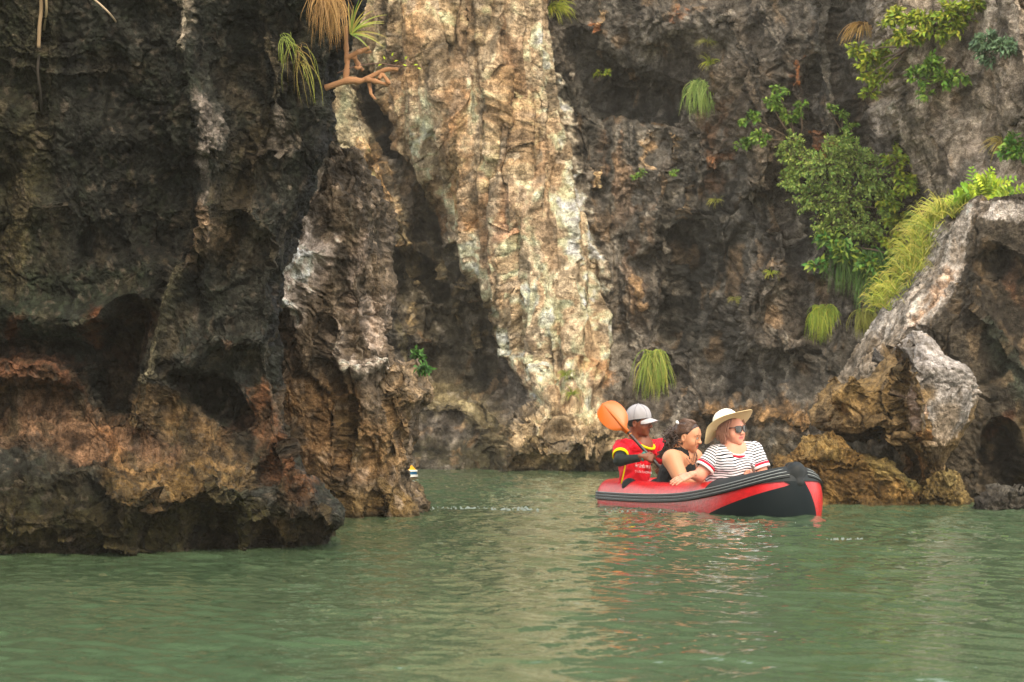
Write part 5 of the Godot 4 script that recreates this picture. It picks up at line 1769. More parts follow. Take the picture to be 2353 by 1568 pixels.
	part("collar_trim", ring_rod(neck + Vector3(0, 0.018, 0) + chest.z * 0.047, chest, 0.092, 0.108, 0.098, 0.009), cloth("c8203a"), who)
	# hair: a short bob, blown strands
	g = Gather.new()
	b = Blob.new(Vector3(-0.14, -0.16, -0.15), Vector3(0.14, 0.16, 0.13), 0.0056)
	b.ball(Vector3(0, 0.035, -0.02), Vector3(0.092, 0.105, 0.105))
	for s in [-1.0, 1.0]: b.limb(Vector3(0.075 * s, 0.02, -0.02), Vector3(0.080 * s, -0.075, -0.02), 0.036, 0.026, 0.03)
	b.limb(Vector3(0, 0, -0.07), Vector3(0, -0.09, -0.07), 0.055, 0.04, 0.04)
	b.ball(Vector3(0.008, -0.035, 0.095), Vector3(0.088, 0.125, 0.085), Basis(), 0.008, true)
	b.crease(strand_noise(), 0.007, Vector3(1.5, 0.4, 1.5))
	g.take(b, Color.WHITE, T)
	var blond := matte("8a5a4a", 0.5, 0.5)
	part("hair", g.to_mesh(), blond, who)
	var r2 := RandomNumberGenerator.new()
	r2.seed = 17
	var st := start_smooth()
	for k in 60:
		var side := -1.0 if k < 46 else 1.0
		var z0 := r2.randf_range(-0.06, 0.062)
		var a := Vector3(0.080 * side, 0.07 + r2.randf_range(-0.01, 0.02), z0)
		var e := Vector3((0.094 + r2.randf_range(0, 0.012)) * side, -0.07 + r2.randf_range(-0.035, 0.05), z0 * 0.8 + r2.randf_range(-0.03, 0.025))
		var pts := [T * a, T * (a.lerp(e, 0.4) + Vector3(0.020 * side, 0, 0)), T * (a.lerp(e, 0.75) + Vector3(0.016 * side, 0, r2.randf_range(-0.01, 0.01))), T * e]
		rod(st, curve(pts, 4), [0.004, 0.0045, 0.005, 0.005, 0.005, 0.005, 0.0045, 0.004, 0.004, 0.003, 0.0025, 0.002, 0.001], 5)
	part("hair_strands", done(st), matte("a0705c", 0.5, 0.5), who).set_meta("kind", "stuff")
	# sunglasses
	var black := matte("0c0d0f", 0.15, 0.6)
	for s in [-1.0, 1.0]:
		var pos := PackedVector3Array()
		for j in 9:
			for i in 17:
				var u := lerpf(-1.0, 1.0, i / 16.0)
				var v := lerpf(-1.0, 1.0, j / 8.0)
				var w := 0.029 * (1.0 - 0.10 * (1.0 - v))
				var x: float = 0.034 * s + u * w * sqrt(1.0 - 0.28 * v * v)
				var y := 0.012 + v * 0.0235 * sqrt(1.0 - 0.30 * u * u)
				pos.append(T * Vector3(x, y, 0.112 - 3.6 * x * x + 0.003 * (1.0 - u * u)))
		var lens := part("sunglass_lens", grid_mesh(pos, 17, 9, false), black, who)
		var rim := []
		for q in 25:
			var a := TAU * q / 24.0
			var u := clampf(cos(a) * 1.25, -1.0, 1.0)
			var v := clampf(sin(a) * 1.25, -1.0, 1.0)
			var w := 0.0305 * (1.0 - 0.10 * (1.0 - v))
			var x: float = 0.034 * s + u * w
			rim.append(T * Vector3(x, 0.012 + v * 0.0245, 0.113 - 3.6 * x * x))
		part("rim", rod_mesh(rim, rim.map(func(_p): return 0.0026), 6), black, lens)
		part("temple", rod_mesh([T * Vector3(0.064 * s, 0.028, 0.097), T * Vector3(0.080 * s, 0.026, 0.06), T * Vector3(0.086 * s, 0.016, -0.01)], [0.004, 0.004, 0.003], 6), black, lens)
	# straw hat: crown, wavy brim with raised coils
	var axis := Vector3(-0.38, 0.82, -0.40).normalized()
	var hat := Transform3D(frame_from((Vector3(0.9, 0.38, 0.2) - axis * Vector3(0.9, 0.38, 0.2).dot(axis)).normalized(), axis), at(1671, 975, 17.11))
	var straw := cloth("dcc596", 0.9)
	straw.backlight_enabled = true
	straw.backlight = Color(0.35, 0.30, 0.18)
	var pos2 := PackedVector3Array()
	for j in 24:
		for i in 73:
			var a := TAU * i / 72.0
			var v := j / 23.0
			var r: float
			var y: float
			if v < 0.5:
				r = 0.102 * sin(v * PI) * 1.0
				r = 0.106 * pow(sin(v * PI), 0.7)
				y = 0.130 * (cos(v * PI))
			else:
				r = 0.102
				y = 0.0
			pos2.append(hat * Vector3(sin(a) * r, y + (0.0012 * sin(j * 2.6) if v < 0.5 else 0.0), cos(a) * r * 1.12))
	part("hat_crown", grid_mesh(pos2, 73, 24, false, PackedColorArray(), PackedVector2Array(), true), cloth("f0e8d4", 0.9), who)
	pos2 = PackedVector3Array()
	for layer in 2:
		for j in 31:
			for i in 97:
				var a := TAU * i / 96.0
				var v := j / 30.0 if layer == 0 else 1.0 - j / 30.0
				var r := lerpf(0.098, 0.245, v)
				var away := Vector2(sin(a), cos(a))
				# the brim dips at the back, lifts towards the lens and at the front
				var wave := v * v * (-0.055 * smoothstep(0.55, 1.0, -away.y) + 0.020 * away.x + 0.012 * sin(a * 3.0 + 0.6))
				var coil := 0.0012 * sin(v * 95.0)
				pos2.append(hat * Vector3(away.x * r, wave + coil + (0.0 if layer == 0 else -0.004), away.y * r))
	part("hat_brim", grid_mesh(pos2, 97, 62, false), straw, who)

	var ph := thing("mobile_phone", "thin phone held upright by the hand of the striped shirt", "phone", Vector3.ZERO)
	var pm := BoxMesh.new()
	pm.size = Vector3(0.008, 0.105, 0.055)
	var body := part("phone_body", pm, matte("6a6660", 0.3, 0.6), ph)
	ph.position = at(1731, 1081, 16.95)
	ph.rotation = Vector3(0.3, 0.25, 0.35)
	var glass := BoxMesh.new()
	glass.size = Vector3(0.001, 0.098, 0.050)
	var sc := part("phone_screen", glass, matte("0a0b0d", 0.1, 0.6), ph)
	sc.position = Vector3(0.0048, 0, 0)

func strand_noise() -> FastNoiseLite:
	return noise(FastNoiseLite.TYPE_SIMPLEX, 45.0, 2, 29, FastNoiseLite.FRACTAL_RIDGED)

# ---------------------------------------------------------------- plants
var pr := RandomNumberGenerator.new()

class Leaves:
	var v := PackedVector3Array()
	var n := PackedVector3Array()
	var c := PackedColorArray()
	var i := PackedInt32Array()
	func leaf(base: Vector3, dir: Vector3, face: Vector3, length: float, width: float, col: Color) -> void:
		var side := dir.cross(face).normalized()
		var up := side.cross(dir).normalized()
		var k := v.size()
		var mid := base + dir * length * 0.5 + up * length * 0.06
		var tip := base + dir * length - up * length * 0.08
		v.append_array(PackedVector3Array([base, mid + side * width * 0.5 + up * width * 0.2, tip, mid - side * width * 0.5 + up * width * 0.2, mid]))
		n.append_array(PackedVector3Array([up, (up - side * 0.5).normalized(), up, (up + side * 0.5).normalized(), up]))
		for q in 5: c.append(col)
		i.append_array(PackedInt32Array([k, k + 4, k + 1, k + 1, k + 4, k + 2, k, k + 3, k + 4, k + 3, k + 2, k + 4]))
	func blade(pts: Array, width: float, face: Vector3, col: Color, tip_col: Color) -> void:
		var k := v.size()
		var m := pts.size()
		for q in m:
			var dir: Vector3 = (pts[mini(q + 1, m - 1)] - pts[maxi(q - 1, 0)]).normalized()
			var side := dir.cross(face).normalized()
			var w := width * 0.5 * (1.0 - pow(float(q) / (m - 1), 2.0) * 0.92)
			v.append(pts[q] - side * w)
			v.append(pts[q] + side * w)
			var nn := side.cross(dir).normalized()
			n.append(nn); n.append(nn)
			var cc := col.lerp(tip_col, float(q) / (m - 1))
			c.append(cc); c.append(cc)
		for q in m - 1:
			var a := k + q * 2
			i.append_array(PackedInt32Array([a, a + 2, a + 1, a + 1, a + 2, a + 3]))
	func mesh() -> ArrayMesh:
		var arr := []
		arr.resize(Mesh.ARRAY_MAX)
		arr[Mesh.ARRAY_VERTEX] = v; arr[Mesh.ARRAY_NORMAL] = n; arr[Mesh.ARRAY_COLOR] = c; arr[Mesh.ARRAY_INDEX] = i
		var m := ArrayMesh.new()
		m.add_surface_from_arrays(Mesh.PRIMITIVE_TRIANGLES, arr)
		return m

func leaf_material() -> StandardMaterial3D:
	if not mats.has("leaf"):
		var m := StandardMaterial3D.new()
		m.vertex_color_use_as_albedo = true
		m.cull_mode = BaseMaterial3D.CULL_DISABLED
		m.roughness = 0.55
		m.metallic_specular = 0.35
		m.backlight_enabled = true
		m.backlight = Color(0.35, 0.38, 0.2)
		mats["leaf"] = m
	return mats["leaf"]

func pick(palette: Array) -> Color:
	var a := lin(palette[pr.randi() % palette.size()])
	var b := lin(palette[pr.randi() % palette.size()])
	var m := a.lerp(b, pr.randf())
	return m * pr.randf_range(0.5, 0.9)

func wander() -> Vector3:
	return Vector3(pr.randf_range(-1, 1), pr.randf_range(-1, 1), pr.randf_range(-1, 1))

# A bush: clumps [X, Y, half width, half height, leaves]; twigs run from the root to each clump.
func shrub(called: String, label: String, root: Array, clumps: Array, leaf_len: float, palette: Array, group := "", category := "shrub", twig := "5a4a3c") -> void:
	var foot := on_rock(root[0], root[1], 0.0)
	var o := thing(called, label, category, foot, group)
	var L := Leaves.new()
	var st := start_smooth()
	for cl in clumps:
		var mid := on_rock(cl[0], cl[1], 0.30)
		mid.z = maxf(mid.z, foot.z - 0.3)
		mid.z = minf(mid.z, foot.z + 0.9)
		mid = at(cl[0], cl[1], -mid.z)
		var s := -mid.z / FOCAL
		var r := Vector3(cl[2] * s, cl[3] * s, minf(cl[2], cl[3]) * s * 0.8)
		var way := curve([foot, foot.lerp(mid, 0.5) + wander() * 0.06 + Vector3(0, -0.03, 0.08), mid], 5)
		var local := way.map(func(p): return p - foot)
		rod(st, local, [0.016, 0.015, 0.014, 0.013, 0.012, 0.011, 0.010, 0.009, 0.008, 0.007, 0.005], 5)
		var twigs := []
		for k in maxi(8, cl[4] / 12):   # twigs inside the clump; leaves sit along them
			var q := wander()
			if q.length() > 1.0: q = q.normalized() * pr.randf()
			q = q.normalized() * lerpf(0.45, 1.0, pr.randf()) if q.length() > 0.05 else Vector3.UP
			var e := mid + q * r
			var a := mid.lerp(e, 0.15) + wander() * 0.02
			twigs.append([a, e])
			rod(st, [a - foot, a.lerp(e, 0.5) - foot + wander() * 0.01, e - foot], [0.005, 0.004, 0.002], 4)
		for k in int(cl[4] * (1.5 if cl[4] > 250 else 2.2)):
			var tw: Array = twigs[pr.randi() % twigs.size()]
			var along: Vector3 = (tw[1] - tw[0])
			var p: Vector3 = tw[0] + along * pow(pr.randf(), 0.6) + wander() * leaf_len * 0.35 - foot
			var dir := (along.normalized() * 0.6 + wander() * 0.8 + Vector3(0, -0.15, 0.15)).normalized()
			var face := (Vector3(0, 0.8, 0.5) + wander() * 0.7).normalized()
			L.leaf(p, dir, face, leaf_len * pr.randf_range(0.65, 1.2), leaf_len * pr.randf_range(0.36, 0.52), pick(palette))
	var fo := part("foliage", L.mesh(), leaf_material(), o)
	fo.set_meta("kind", "stuff")
	part("branches", done(st), matte(twig, 0.85), o)

# A tuft of grass rooted on the rock: blades arch out and hang.
func tuft(called: String, label: String, X: float, Y: float, w: float, h: float, count: int, palette: Array, up := 0.35, category := "grass", group := "", proud := 0.02, thin := 0.035, lateral := 1.0) -> void:
	var foot := on_rock(X, Y, proud)
	var s := -foot.z / FOCAL
	var L := Leaves.new()
	for k in count:
		var a := pr.randf() * TAU
		var b := Vector3(cos(a) * w * s * 0.5 * pr.randf(), pr.randf_range(-0.16, 0.12) * h * s, 0.03 * pr.randf())
		var out := Vector3(cos(a) * w * s * pr.randf_range(0.2, 0.75) * lateral, up * h * s * pr.randf_range(-0.3, 1.3), pr.randf_range(0.05, 0.4) * w * s)
		var length := h * s * pr.randf_range(0.4, 1.2)
		var pts := [b]
		var vel := out.normalized() * length / 5.0
		var p := b
		for q in 5:
			p += vel
			vel = (vel + Vector3(0, -0.42, 0) * length / 5.0).normalized() * length / 5.0
			pts.append(p)
		var col := pick(palette)
		L.blade(pts, maxf(0.003, h * s * thin), Vector3(0, 0.25, 1).rotated(Vector3.UP, pr.randf_range(-0.9, 0.9)), col, col.lerp(lin("a8923e"), pr.randf() * 0.6))
	var o := part(called, L.mesh(), leaf_material(), self)
	o.position = foot
	tag(o, label, category, group)

# Strands that hang from a ledge, each wavering on its own way down.
func trail(called: String, label: String, X: float, Y: float, w: float, h: float, count: int, palette: Array, drift: float, tips := 0.0) -> void:
	var foot := on_rock(X, Y, 0.04)
	var s := -foot.z / FOCAL
	var L := Leaves.new()
	for k in count:
		var p := Vector3(pr.randf_range(-0.5, 0.5) * w * s, pr.randf_range(-0.3, 0.15) * h * s, pr.randf_range(-0.04, 0.08))
		var length := h * s * pow(pr.randf(), 0.8) * 1.15 + h * s * 0.1
		var vel := Vector3(pr.randf_range(-0.7, 0.7) + drift, pr.randf_range(-0.9, 0.35), pr.randf_range(0.0, 0.5)).normalized()
		var pts := [p]
		for q in 7:
			vel = (vel + Vector3(drift * 0.12 + pr.randf_range(-0.22, 0.22), -0.55, pr.randf_range(-0.08, 0.06))).normalized()
			p += vel * length / 7.0
			pts.append(p)
		var col := pick(palette)
		L.blade(pts, pr.randf_range(0.9, 1.7) * s, Vector3(pr.randf_range(-0.5, 0.5), 0.2, 1).normalized(), col, col.lerp(lin("8a9a34"), tips * pr.randf()))
	var o := part(called, L.mesh(), leaf_material(), self)
	o.position = foot
	tag(o, label, "grass")

func plants() -> void:
	pr.seed = 90210
	var dull := ["9aaa48", "a4b456", "7da048", "6a9240", "b0bc68", "88a652"]
	var lime := ["8fa32c", "a3ad34", "7d9a30", "b4b040", "6c8a2a"]
	var mid := ["5f8a2e", "76983a", "4c7428", "8aa040"]
	var grey := ["6f8b66", "5a7858", "7f9a70", "54704a"]
	var straw := ["b08a52", "9c7442", "c29a62", "8a6438"]
	var fresh := ["9bb82a", "88ae26", "b6c238", "6f9c22"]
	shrub("bush", "big grey-green bush with fine leaves in the middle of the right-hand wall", [1930, 480], [[1845, 375, 58, 58, 760], [1905, 375, 74, 62, 1000], [1970, 372, 66, 52, 850], [1868, 450, 66, 54, 900], [1950, 455, 88, 64, 1150], [1815, 340, 40, 40, 420], [2015, 420, 56, 56, 700], [1905, 520, 56, 38, 520], [1985, 525, 66, 44, 680], [1815, 415, 40, 34, 340], [1930, 325, 40, 26, 260], [2040, 480, 36, 34, 240]], 0.062, dull)
	shrub("bush", "yellow-green leafy branches spreading right of the big grey-green bush", [2010, 520], [[2060, 380, 40, 40, 110], [2085, 420, 34, 40, 110], [2035, 455, 40, 26, 100], [2075, 500, 45, 30, 120], [2045, 545, 40, 24, 90]], 0.105, lime)
	shrub("bush", "broad-leaved green plant hanging below the big bush", [1960, 570], [[1940, 590, 50, 26, 110], [2000, 605, 45, 26, 120], [2060, 590, 45, 24, 110], [1905, 550, 40, 20, 80], [1880, 610, 26, 14, 40], [2010, 640, 26, 20, 50]], 0.13, ["4f8434", "3f7030", "7c9c48", "98a83c"])
	shrub("bush", "open yellow-green shrub on the dark wall left of the big bush", [1835, 330], [[1770, 235, 46, 22, 120], [1815, 262, 46, 16, 110], [1725, 275, 36, 18, 90], [1750, 318, 40, 14, 90], [1705, 330, 26, 12, 50], [1840, 245, 22, 12, 40], [1790, 210, 26, 12, 40]], 0.085, mid)
	shrub("sapling", "thin leafy sprig rising from the big bush toward the overhang", [1950, 320], [[1905, 250, 22, 10, 30], [1935, 262, 22, 10, 35], [1950, 290, 16, 16, 40], [1945, 320, 20, 12, 40]], 0.075, mid)
	shrub("bush", "yellow-leaved bush at the top edge of the right-hand face", [2150, 60], [[2055, 40, 50, 30, 160], [2120, 45, 60, 34, 230], [2185, 30, 60, 30, 220], [2150, 75, 50, 24, 150], [2085, 85, 50, 26, 160], [2240, 15, 40, 22, 110], [2200, 65, 26, 20, 70]], 0.095, lime)
	shrub("bush", "yellow-green branches arching down the left of the grey face", [2090, 110], [[2040, 125, 46, 22, 130], [2005, 140, 36, 26, 130], [1990, 180, 30, 22, 100], [2020, 170, 30, 22, 90], [2000, 215, 16, 12, 30], [1975, 115, 26, 16, 50]], 0.095, lime)
	shrub("bush", "small green bush hanging on the grey face under the yellow-leaved one", [2180, 140], [[2140, 155, 40, 26, 120], [2110, 180, 30, 24, 90], [2165, 185, 30, 20, 70], [2205, 175, 26, 14, 50], [2130, 215, 18, 10, 24]], 0.095, mid)
	shrub("bush", "grey-green leafy clump nearest the upper right corner", [2275, 120], [[2270, 95, 38, 22, 130], [2310, 105, 34, 20, 110], [2275, 130, 28, 20, 80], [2245, 100, 20, 14, 50]], 0.10, grey)
	shrub("bush", "small leafy plant on the rock face above the ferns at the right edge", [2335, 370], [[2330, 330, 30, 18, 60], [2345, 355, 24, 14, 40], [2310, 350, 20, 12, 30]], 0.10, ["5c9030", "4c7c2c", "8caa40"])
	shrub("seedling", "tiny yellow-green plant on the dark wall right of the flowstone", [1385, 172], [[1375, 168, 14, 7, 26], [1395, 165, 10, 6, 18]], 0.06, lime, "", "plant")
	shrub("seedling", "small green plant at the foot of a pale rib high on the dark wall", [1466, 412], [[1462, 402, 13, 10, 34], [1476, 396, 8, 8, 16]], 0.055, mid, "", "plant")
	shrub("seedling", "small plant in the middle of the dark wall under a hollow", [1552, 402], [[1550, 396, 12, 8, 26]], 0.055, mid, "", "plant")
	shrub("seedling", "green plant low on the back wall beside the rock stack", [968, 850], [[962, 825, 14, 22, 80], [975, 845, 14, 14, 50]], 0.06, ["4c7a34", "3c6a2c", "5c8a40"], "", "plant")
	trail("grass_tuft", "hanging tuft of green grass high in the middle of the dark wall", 1612, 192, 50, 62, 320, ["6a8a3a", "88a050", "9fae5c", "55752c"], 0.0, 0.3)
	tuft("grass_tuft", "yellow-green grass on the upper rim of the flowstone at the top edge", 1265, 18, 60, 46, 220, lime, 0.5)
	trail("grass_tuft", "yellow-green grass cushion low on the wall left of the boulder", 1892, 708, 50, 62, 420, lime, 0.0, 0.3)
	trail("grass_tuft", "long green and yellow grass clump hanging just above the paddler", 1503, 815, 46, 84, 420, ["7d9a3a", "9aa844", "66822e", "b0a850"], 0.0, 0.3)
	tuft("grass_tuft", "small thin grass above the hanging tuft on the dark wall", 1632, 145, 18, 34, 60, lime)
	tuft("grass_tuft", "sparse grass on a ledge near the top of the dark wall", 1625, 95, 24, 26, 60, ["8a8a4a", "6f7a3c"])
	trail("grass_tuft", "dark green grass hanging under the broad-leaved plant", 1938, 570, 34, 84, 300, ["4a7436", "5c8444", "3c602c"], 0.0, 0.3)
	trail("grass_tuft", "long dark green grass hanging beside the grassy rim", 2008, 585, 44, 110, 420, ["4a7a30", "5f8c3c", "3c6428"], 0.0, 0.3)
	trail("grass_tuft", "dry olive grass between the boulder top and the wall", 1990, 715, 40, 52, 240, ["8a8a3c", "a09a48", "76782f"], 0.0, 0.3)
	tuft("grass_tuft", "small bright tuft on the lower dark wall", 1772, 628, 16, 24, 60, lime)
	tuft("grass_tuft", "faint grass on the diagonal crack low on the dark wall", 1690, 688, 20, 22, 50, ["7d8a3c", "8e8f48"])
	tuft("grass_tuft", "yellowish grass on a pale ledge of the dark wall", 1645, 462, 24, 26, 60, ["9aa044", "8a8c3c"])
	tuft("grass_tuft", "short green growth at the base of the flowstone, upper one", 1302, 860, 14, 26, 60, ["8a9a30", "6f8a28"])
	tuft("grass_tuft", "short green growth at the base of the flowstone, lower one", 1314, 905, 12, 26, 60, ["6f8a28", "8a9a30"])
	tuft("grass_tuft", "brownish dry grass beside the crack near the top of the grey face", 1985, 60, 22, 70, 140, straw, 0.0)
	tuft("grass_tuft", "dry brown grass at the right edge above the ferns", 2305, 330, 24, 50, 120, ["a08a4a", "8c8a3c", "b09a58"], 0.2)
	# near cliff: straw and trailing grass
	trail("dry_grass", "straw-coloured dead grass hanging over the top of the dark cliff", 757, -10, 52, 92, 300, straw, 0.15)
	trail("trailing_grass", "thin brown and green grass trailing down the dark cliff, upper one", 655, 84, 30, 60, 26, ["6a7a34", "7d8a3c"], 0.3, 0.8)
	trail("trailing_grass", "thin brown and green grass trailing down the dark cliff, lower one", 690, 120, 22, 120, 34, ["8a7440", "7d7a3c", "96763f"], 0.35, 1.0)

	# grass along the rim of the outcrop: one mass
	var L := Leaves.new()
	var rim := [[2030, 700], [2055, 670], [2085, 640], [2110, 600], [2120, 560], [2135, 520], [2160, 490], [2200, 482], [2260, 480], [2330, 492], [2400, 500]]
	var clump := noise(FastNoiseLite.TYPE_SIMPLEX, 0.035, 2, 66)
	for k in 6500:
		var t: float = pr.randf() * (rim.size() - 1)
		var a: Array = rim[int(t)]
		var b: Array = rim[int(t) + 1]
		var f := t - int(t)
		var X := lerpf(a[0], b[0], f) + pr.randf_range(-26, 14)
		var Y := lerpf(a[1], b[1], f) + pr.randf_range(-12, 20)
		var thick := clump.get_noise_2d(X, Y)
		if thick < -0.05 + 0.3 * pr.randf(): continue
		var p := at(X, Y, 21.0 + pr.randf_range(-0.6, 0.9))
		var h := pr.randf_range(0.06, 0.17) * (1.2 + 1.2 * thick)
		var out := Vector3(pr.randf_range(-0.9, 0.6), pr.randf_range(0.2, 1.0), pr.randf_range(-0.3, 0.7)).normalized()
		var pts := [p, p + out * h * 0.5, p + out * h * 0.9 + Vector3(-0.01, -0.15 * h, 0.02), p + out * h * 1.15 + Vector3(-0.02, -0.5 * h, 0.03)]
		var col := pick(["98a838", "a8ac40", "84983a", "b8ac54", "6f8a2c", "7d9430"])
		L.blade(pts, 0.008, Vector3(pr.randf_range(-0.6, 0.6), 0.3, 1).normalized(), col, col.lerp(lin("c8a850"), 0.5 * pr.randf()))
	var gr := part("grass", L.mesh(), leaf_material(), self)
	tag(gr, "yellow-green grass growing along the pale rim of the outcrop", "grass", "", "stuff")

	# ferns on top of it: each frond a part
	var spots := [[2215, 490], [2245, 470], [2290, 480], [2330, 500], [2350, 540]]
	var words := ["bright fern at the left of the clump on the outcrop", "tall bright fern second from the left of the clump on the outcrop", "fern with broad fronds in the middle of the clump on the outcrop", "dense yellow-green fern at the right edge of the frame", "lowest fern of the clump, drooping over the pale edge"]
	for q in spots.size():
		var foot := at(spots[q][0], spots[q][1], 20.6)
		var o := thing("fern", words[q], "fern", foot, "ferns on the outcrop")
		for k in 11:
			L = Leaves.new()
			var a := pr.randf_range(-1.35, 1.35)
			var length := pr.randf_range(0.28, 0.50)
			var dir := Vector3(sin(a), cos(a) * 0.9 + 0.2, pr.randf_range(-0.2, 0.7)).normalized()
			if q == 4: dir.y *= 0.4
			var spine := [Vector3.ZERO]
			var p := Vector3.ZERO
			for s in 9:
				p += dir * length / 9.0
				dir = (dir + Vector3(0, -0.09, 0.03)).normalized()
				spine.append(p)
			var col := pick(fresh)
			L.blade(spine, 0.012, Vector3(0, 0.3, 1), col * 0.8, col)
			for s in range(1, 10):
				var d: Vector3 = (spine[s] - spine[s - 1]).normalized()
				var side := d.cross(Vector3(0, 0.4, 1)).normalized()
				var ll := 0.085 * sin((s + 0.6) / 10.6 * PI) + 0.015
				for sg in [-1.0, 1.0]:
					L.leaf(spine[s], (side * sg + d * 0.7 + wander() * 0.1).normalized(), Vector3(0, 0.5, 1), ll, 0.030, col * pr.randf_range(0.85, 1.15))
			part("frond", L.mesh(), leaf_material(), o)

	# screw-pine seedling and bare roots leaning out from the edge of the near cliff
	var foot2 := on_rock(806, 78, 0.0)
	foot2 = at(806, 78, 12.35)
	var sp := thing("screw_pine", "small palm-like plant with strap leaves on the edge of the dark cliff", "plant", foot2)
	for k in 15:
		L = Leaves.new()
		var a := pr.randf_range(-0.3, 2.1)
		var length := pr.randf_range(0.14, 0.28)
		var dir := Vector3(sin(a) * 0.9, cos(a), pr.randf_range(-0.2, 0.4)).normalized()
		var pts := [Vector3.ZERO]
		var p := Vector3.ZERO
		for s in 7:
			p += dir * length / 7.0
			dir = (dir + Vector3(0.02, -0.13, 0.0)).normalized()
			pts.append(p)
		var col := pick(["6a8a34", "8a9a40", "4f7a2c", "a89a48"])
		L.blade(pts, 0.012, Vector3(0, 0.4, 1), col, col.lerp(lin("b09a50"), pr.randf() * 0.7))
		part("leaf", L.mesh(), leaf_material(), sp)
	var bd := 12.45
	var rt := thing("bare_branches", "knobbly orange-brown bare branches leaning out of the cliff edge", "branch", at(768, 200, bd))
	var bark := StandardMaterial3D.new()
	bark.albedo_color = Color("a2744e")
	bark.roughness = 0.85
	bark.heightmap_enabled = true
	bark.heightmap_texture = rock_bump
	bark.heightmap_scale = 0.8
	bark.uv1_triplanar = true
	bark.uv1_scale = Vector3.ONE * 6.0
	for b in [[[750, 204, 8], [800, 189, 9], [838, 181, 8], [880, 166, 6], [916, 160, 5]], [[840, 181, 7], [868, 186, 6], [894, 201, 5]], [[842, 182, 7], [852, 204, 5], [854, 222, 4], [859, 232, 3]], [[868, 186, 5], [884, 178, 5], [899, 192, 4]], [[797, 60, 5], [796, 110, 6], [797, 150, 7], [798, 190, 8]], [[797, 140, 7], [815, 124, 7], [835, 114, 6], [853, 110, 5]], [[816, 124, 6], [822, 142, 6], [830, 158, 4]], [[818, 150, 4], [826, 162, 4], [832, 150, 3]], [[838, 114, 4], [845, 124, 3], [848, 118, 3]]]:
		var pts := []
		var rad := []
		for q in b:
			pts.append(at(q[0] + pr.randf_range(-6, 6), q[1] + pr.randf_range(-6, 6), bd + pr.randf_range(-0.03, 0.03)) - rt.position)
		var fine := curve(pts, 4)
		for k in fine.size():
			var t: float = float(k) / (fine.size() - 1) * (b.size() - 1)
			rad.append(lerpf(b[int(t)][2], b[mini(int(t) + 1, b.size() - 1)][2], t - int(t)) * 0.0025 * pr.randf_range(0.75, 1.25))
		part("branch", rod_mesh(fine, rad, 8), bark, rt)
	var tw := thing("twig", "thin leafy twig reaching right below the bare branches", "branch", at(790, 160, bd))
	var line := curve([at(775, 168, bd), at(820, 152, bd), at(870, 146, bd), at(915, 152, bd), at(952, 152, bd)], 5).map(func(p): return p - tw.position)
	part("stem", rod_mesh(line, line.map(func(_p): return 0.0035), 5), matte("5a4236", 0.85), tw)
	for q in [[868, 152, 0.5], [885, 138, 2.0], [905, 142, 0.3], [925, 148, -0.4], [930, 138, 1.0], [950, 150, 0.1], [958, 156, -0.3], [900, 130, 1.2]]:
		L = Leaves.new()
		L.leaf(at(q[0], q[1], bd) - tw.position, Vector3(cos(q[2]), sin(q[2]), 0.2).normalized(), Vector3(0, 0.5, 1), 0.030, 0.012, lin("9aaa2c"))
		part("leaf", L.mesh(), leaf_material(), tw)
	# roots hanging down the near cliff
	var rs := ["thick pale root hanging at the top left of the dark cliff", "thin pale root beside the thick one at the top left", "dark root hanging in the crack below the pale roots"]
	var ways := [[[92, -20], [94, 20], [90, 60], [88, 110]], [[104, -20], [106, 25], [100, 70]], [[92, 105], [86, 160], [92, 215], [96, 262]]]
	for k in 3:
		var pts := []
		for q in ways[k]: pts.append(on_rock(q[0], q[1], 0.02))
		var base: Vector3 = pts[0]
		var loc := curve(pts, 5).map(func(p): return p - base)
		var o := part("root", rod_mesh(loc, loc.map(func(_p): return [0.012, 0.008, 0.009][k]), 7), matte(["8a7458", "94805f", "2a241c"][k], 0.9), self)
		o.position = base
		tag(o, rs[k], "root", "roots on the dark cliff")
	var tp := [on_rock(208, -8, 0.08), on_rock(232, 12, 0.10), on_rock(252, 32, 0.08), on_rock(266, 50, 0.0)]
	var tl := curve(tp, 5).map(func(p): return p - tp[0])
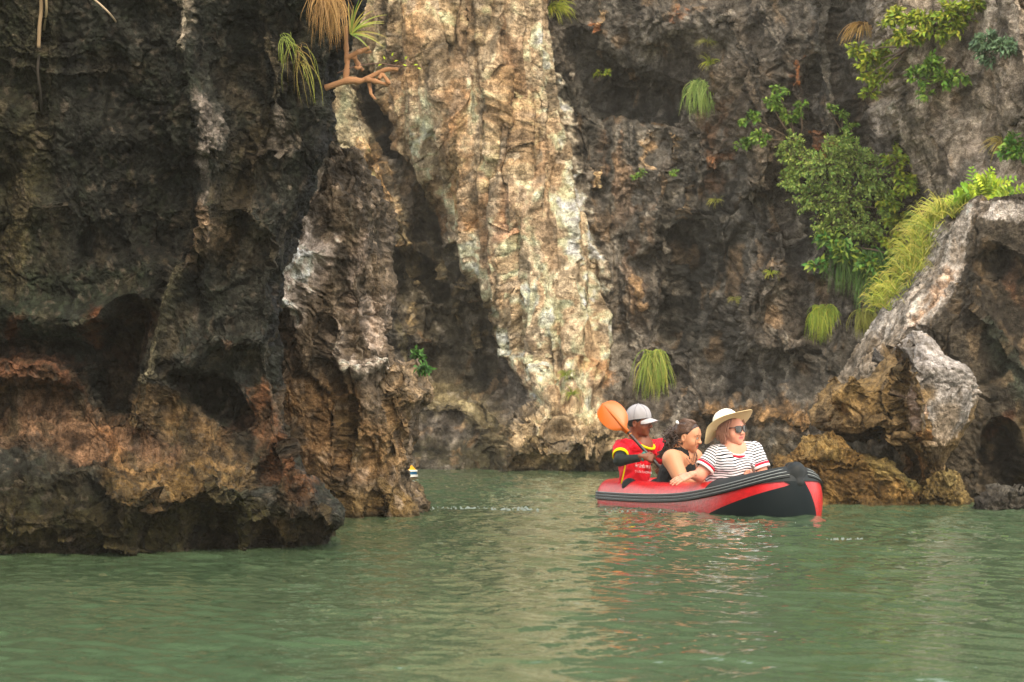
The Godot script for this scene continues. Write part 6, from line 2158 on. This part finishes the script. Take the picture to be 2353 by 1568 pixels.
	var stick := part("twig", rod_mesh(tl, tl.map(func(_p): return 0.006), 6), matte("b09a80", 0.8), self)
	stick.position = tp[0]
	tag(stick, "short pale bare twig at the top of the dark cliff", "branch")
	foam()

# flecks and streaks of foam
func foam() -> void:
	var L := Leaves.new()
	pr.seed = 5
	var put := func(X: float, Y: float, w: float, dpt: float):
		var d := 3906.0 / (Y - 950.0)
		var p := at(X, Y, d)
		p.y = 0.012
		var k := L.v.size()
		var r := w * d / FOCAL * 0.24
		L.v.append(p + Vector3(0, 0.004, 0))
		L.n.append(Vector3.UP)
		L.c.append(Color(0.18, 0.2, 0.18))
		for q in 9:
			var a := TAU * q / 9.0
			L.v.append(p + Vector3(cos(a) * r * pr.randf_range(0.6, 1.2), -0.012, sin(a) * r * dpt * pr.randf_range(0.6, 1.2)))
			L.n.append(Vector3(cos(a) * 0.4, 0.9, sin(a) * 0.4))
			L.c.append(Color(0.13, 0.16, 0.13))
		for q in 9: L.i.append_array(PackedInt32Array([k, k + 1 + q, k + 1 + (q + 1) % 9]))
	for k in 60: put.call(pr.randf_range(1040, 1240), 1170 + pr.randf_range(-3, 4), pr.randf_range(8, 26), 0.5)
	for k in 20: put.call(pr.randf_range(1890, 1985), 1241 + pr.randf_range(-1, 2), pr.randf_range(8, 22), 0.4)
	for k in 50: put.call(pr.randf_range(1380, 1620), 1172 + 0.04 * pr.randf_range(0, 240) + pr.randf_range(-2, 3), pr.randf_range(4, 12), 0.6)
	for k in 30: put.call(pr.randf_range(990, 1050), 1174 + pr.randf_range(-8, 6), pr.randf_range(4, 14), 0.6)
	for k in 10: put.call(pr.randf_range(1640, 1900), pr.randf_range(1194, 1206), pr.randf_range(3, 6), 0.8)
	var m := StandardMaterial3D.new()
	m.vertex_color_use_as_albedo = true
	m.roughness = 0.6
	var o := part("foam", L.mesh(), m, self)
	tag(o, "white flecks and streaks of foam on the water around the kayak", "foam", "", "stuff")

func _ready() -> void:
	rng.seed = 4711
	set_stage()
	near_cliff()
	stack()
	back_wall()
	right_rocks()
	water()
	kayak()
	people()
	plants()
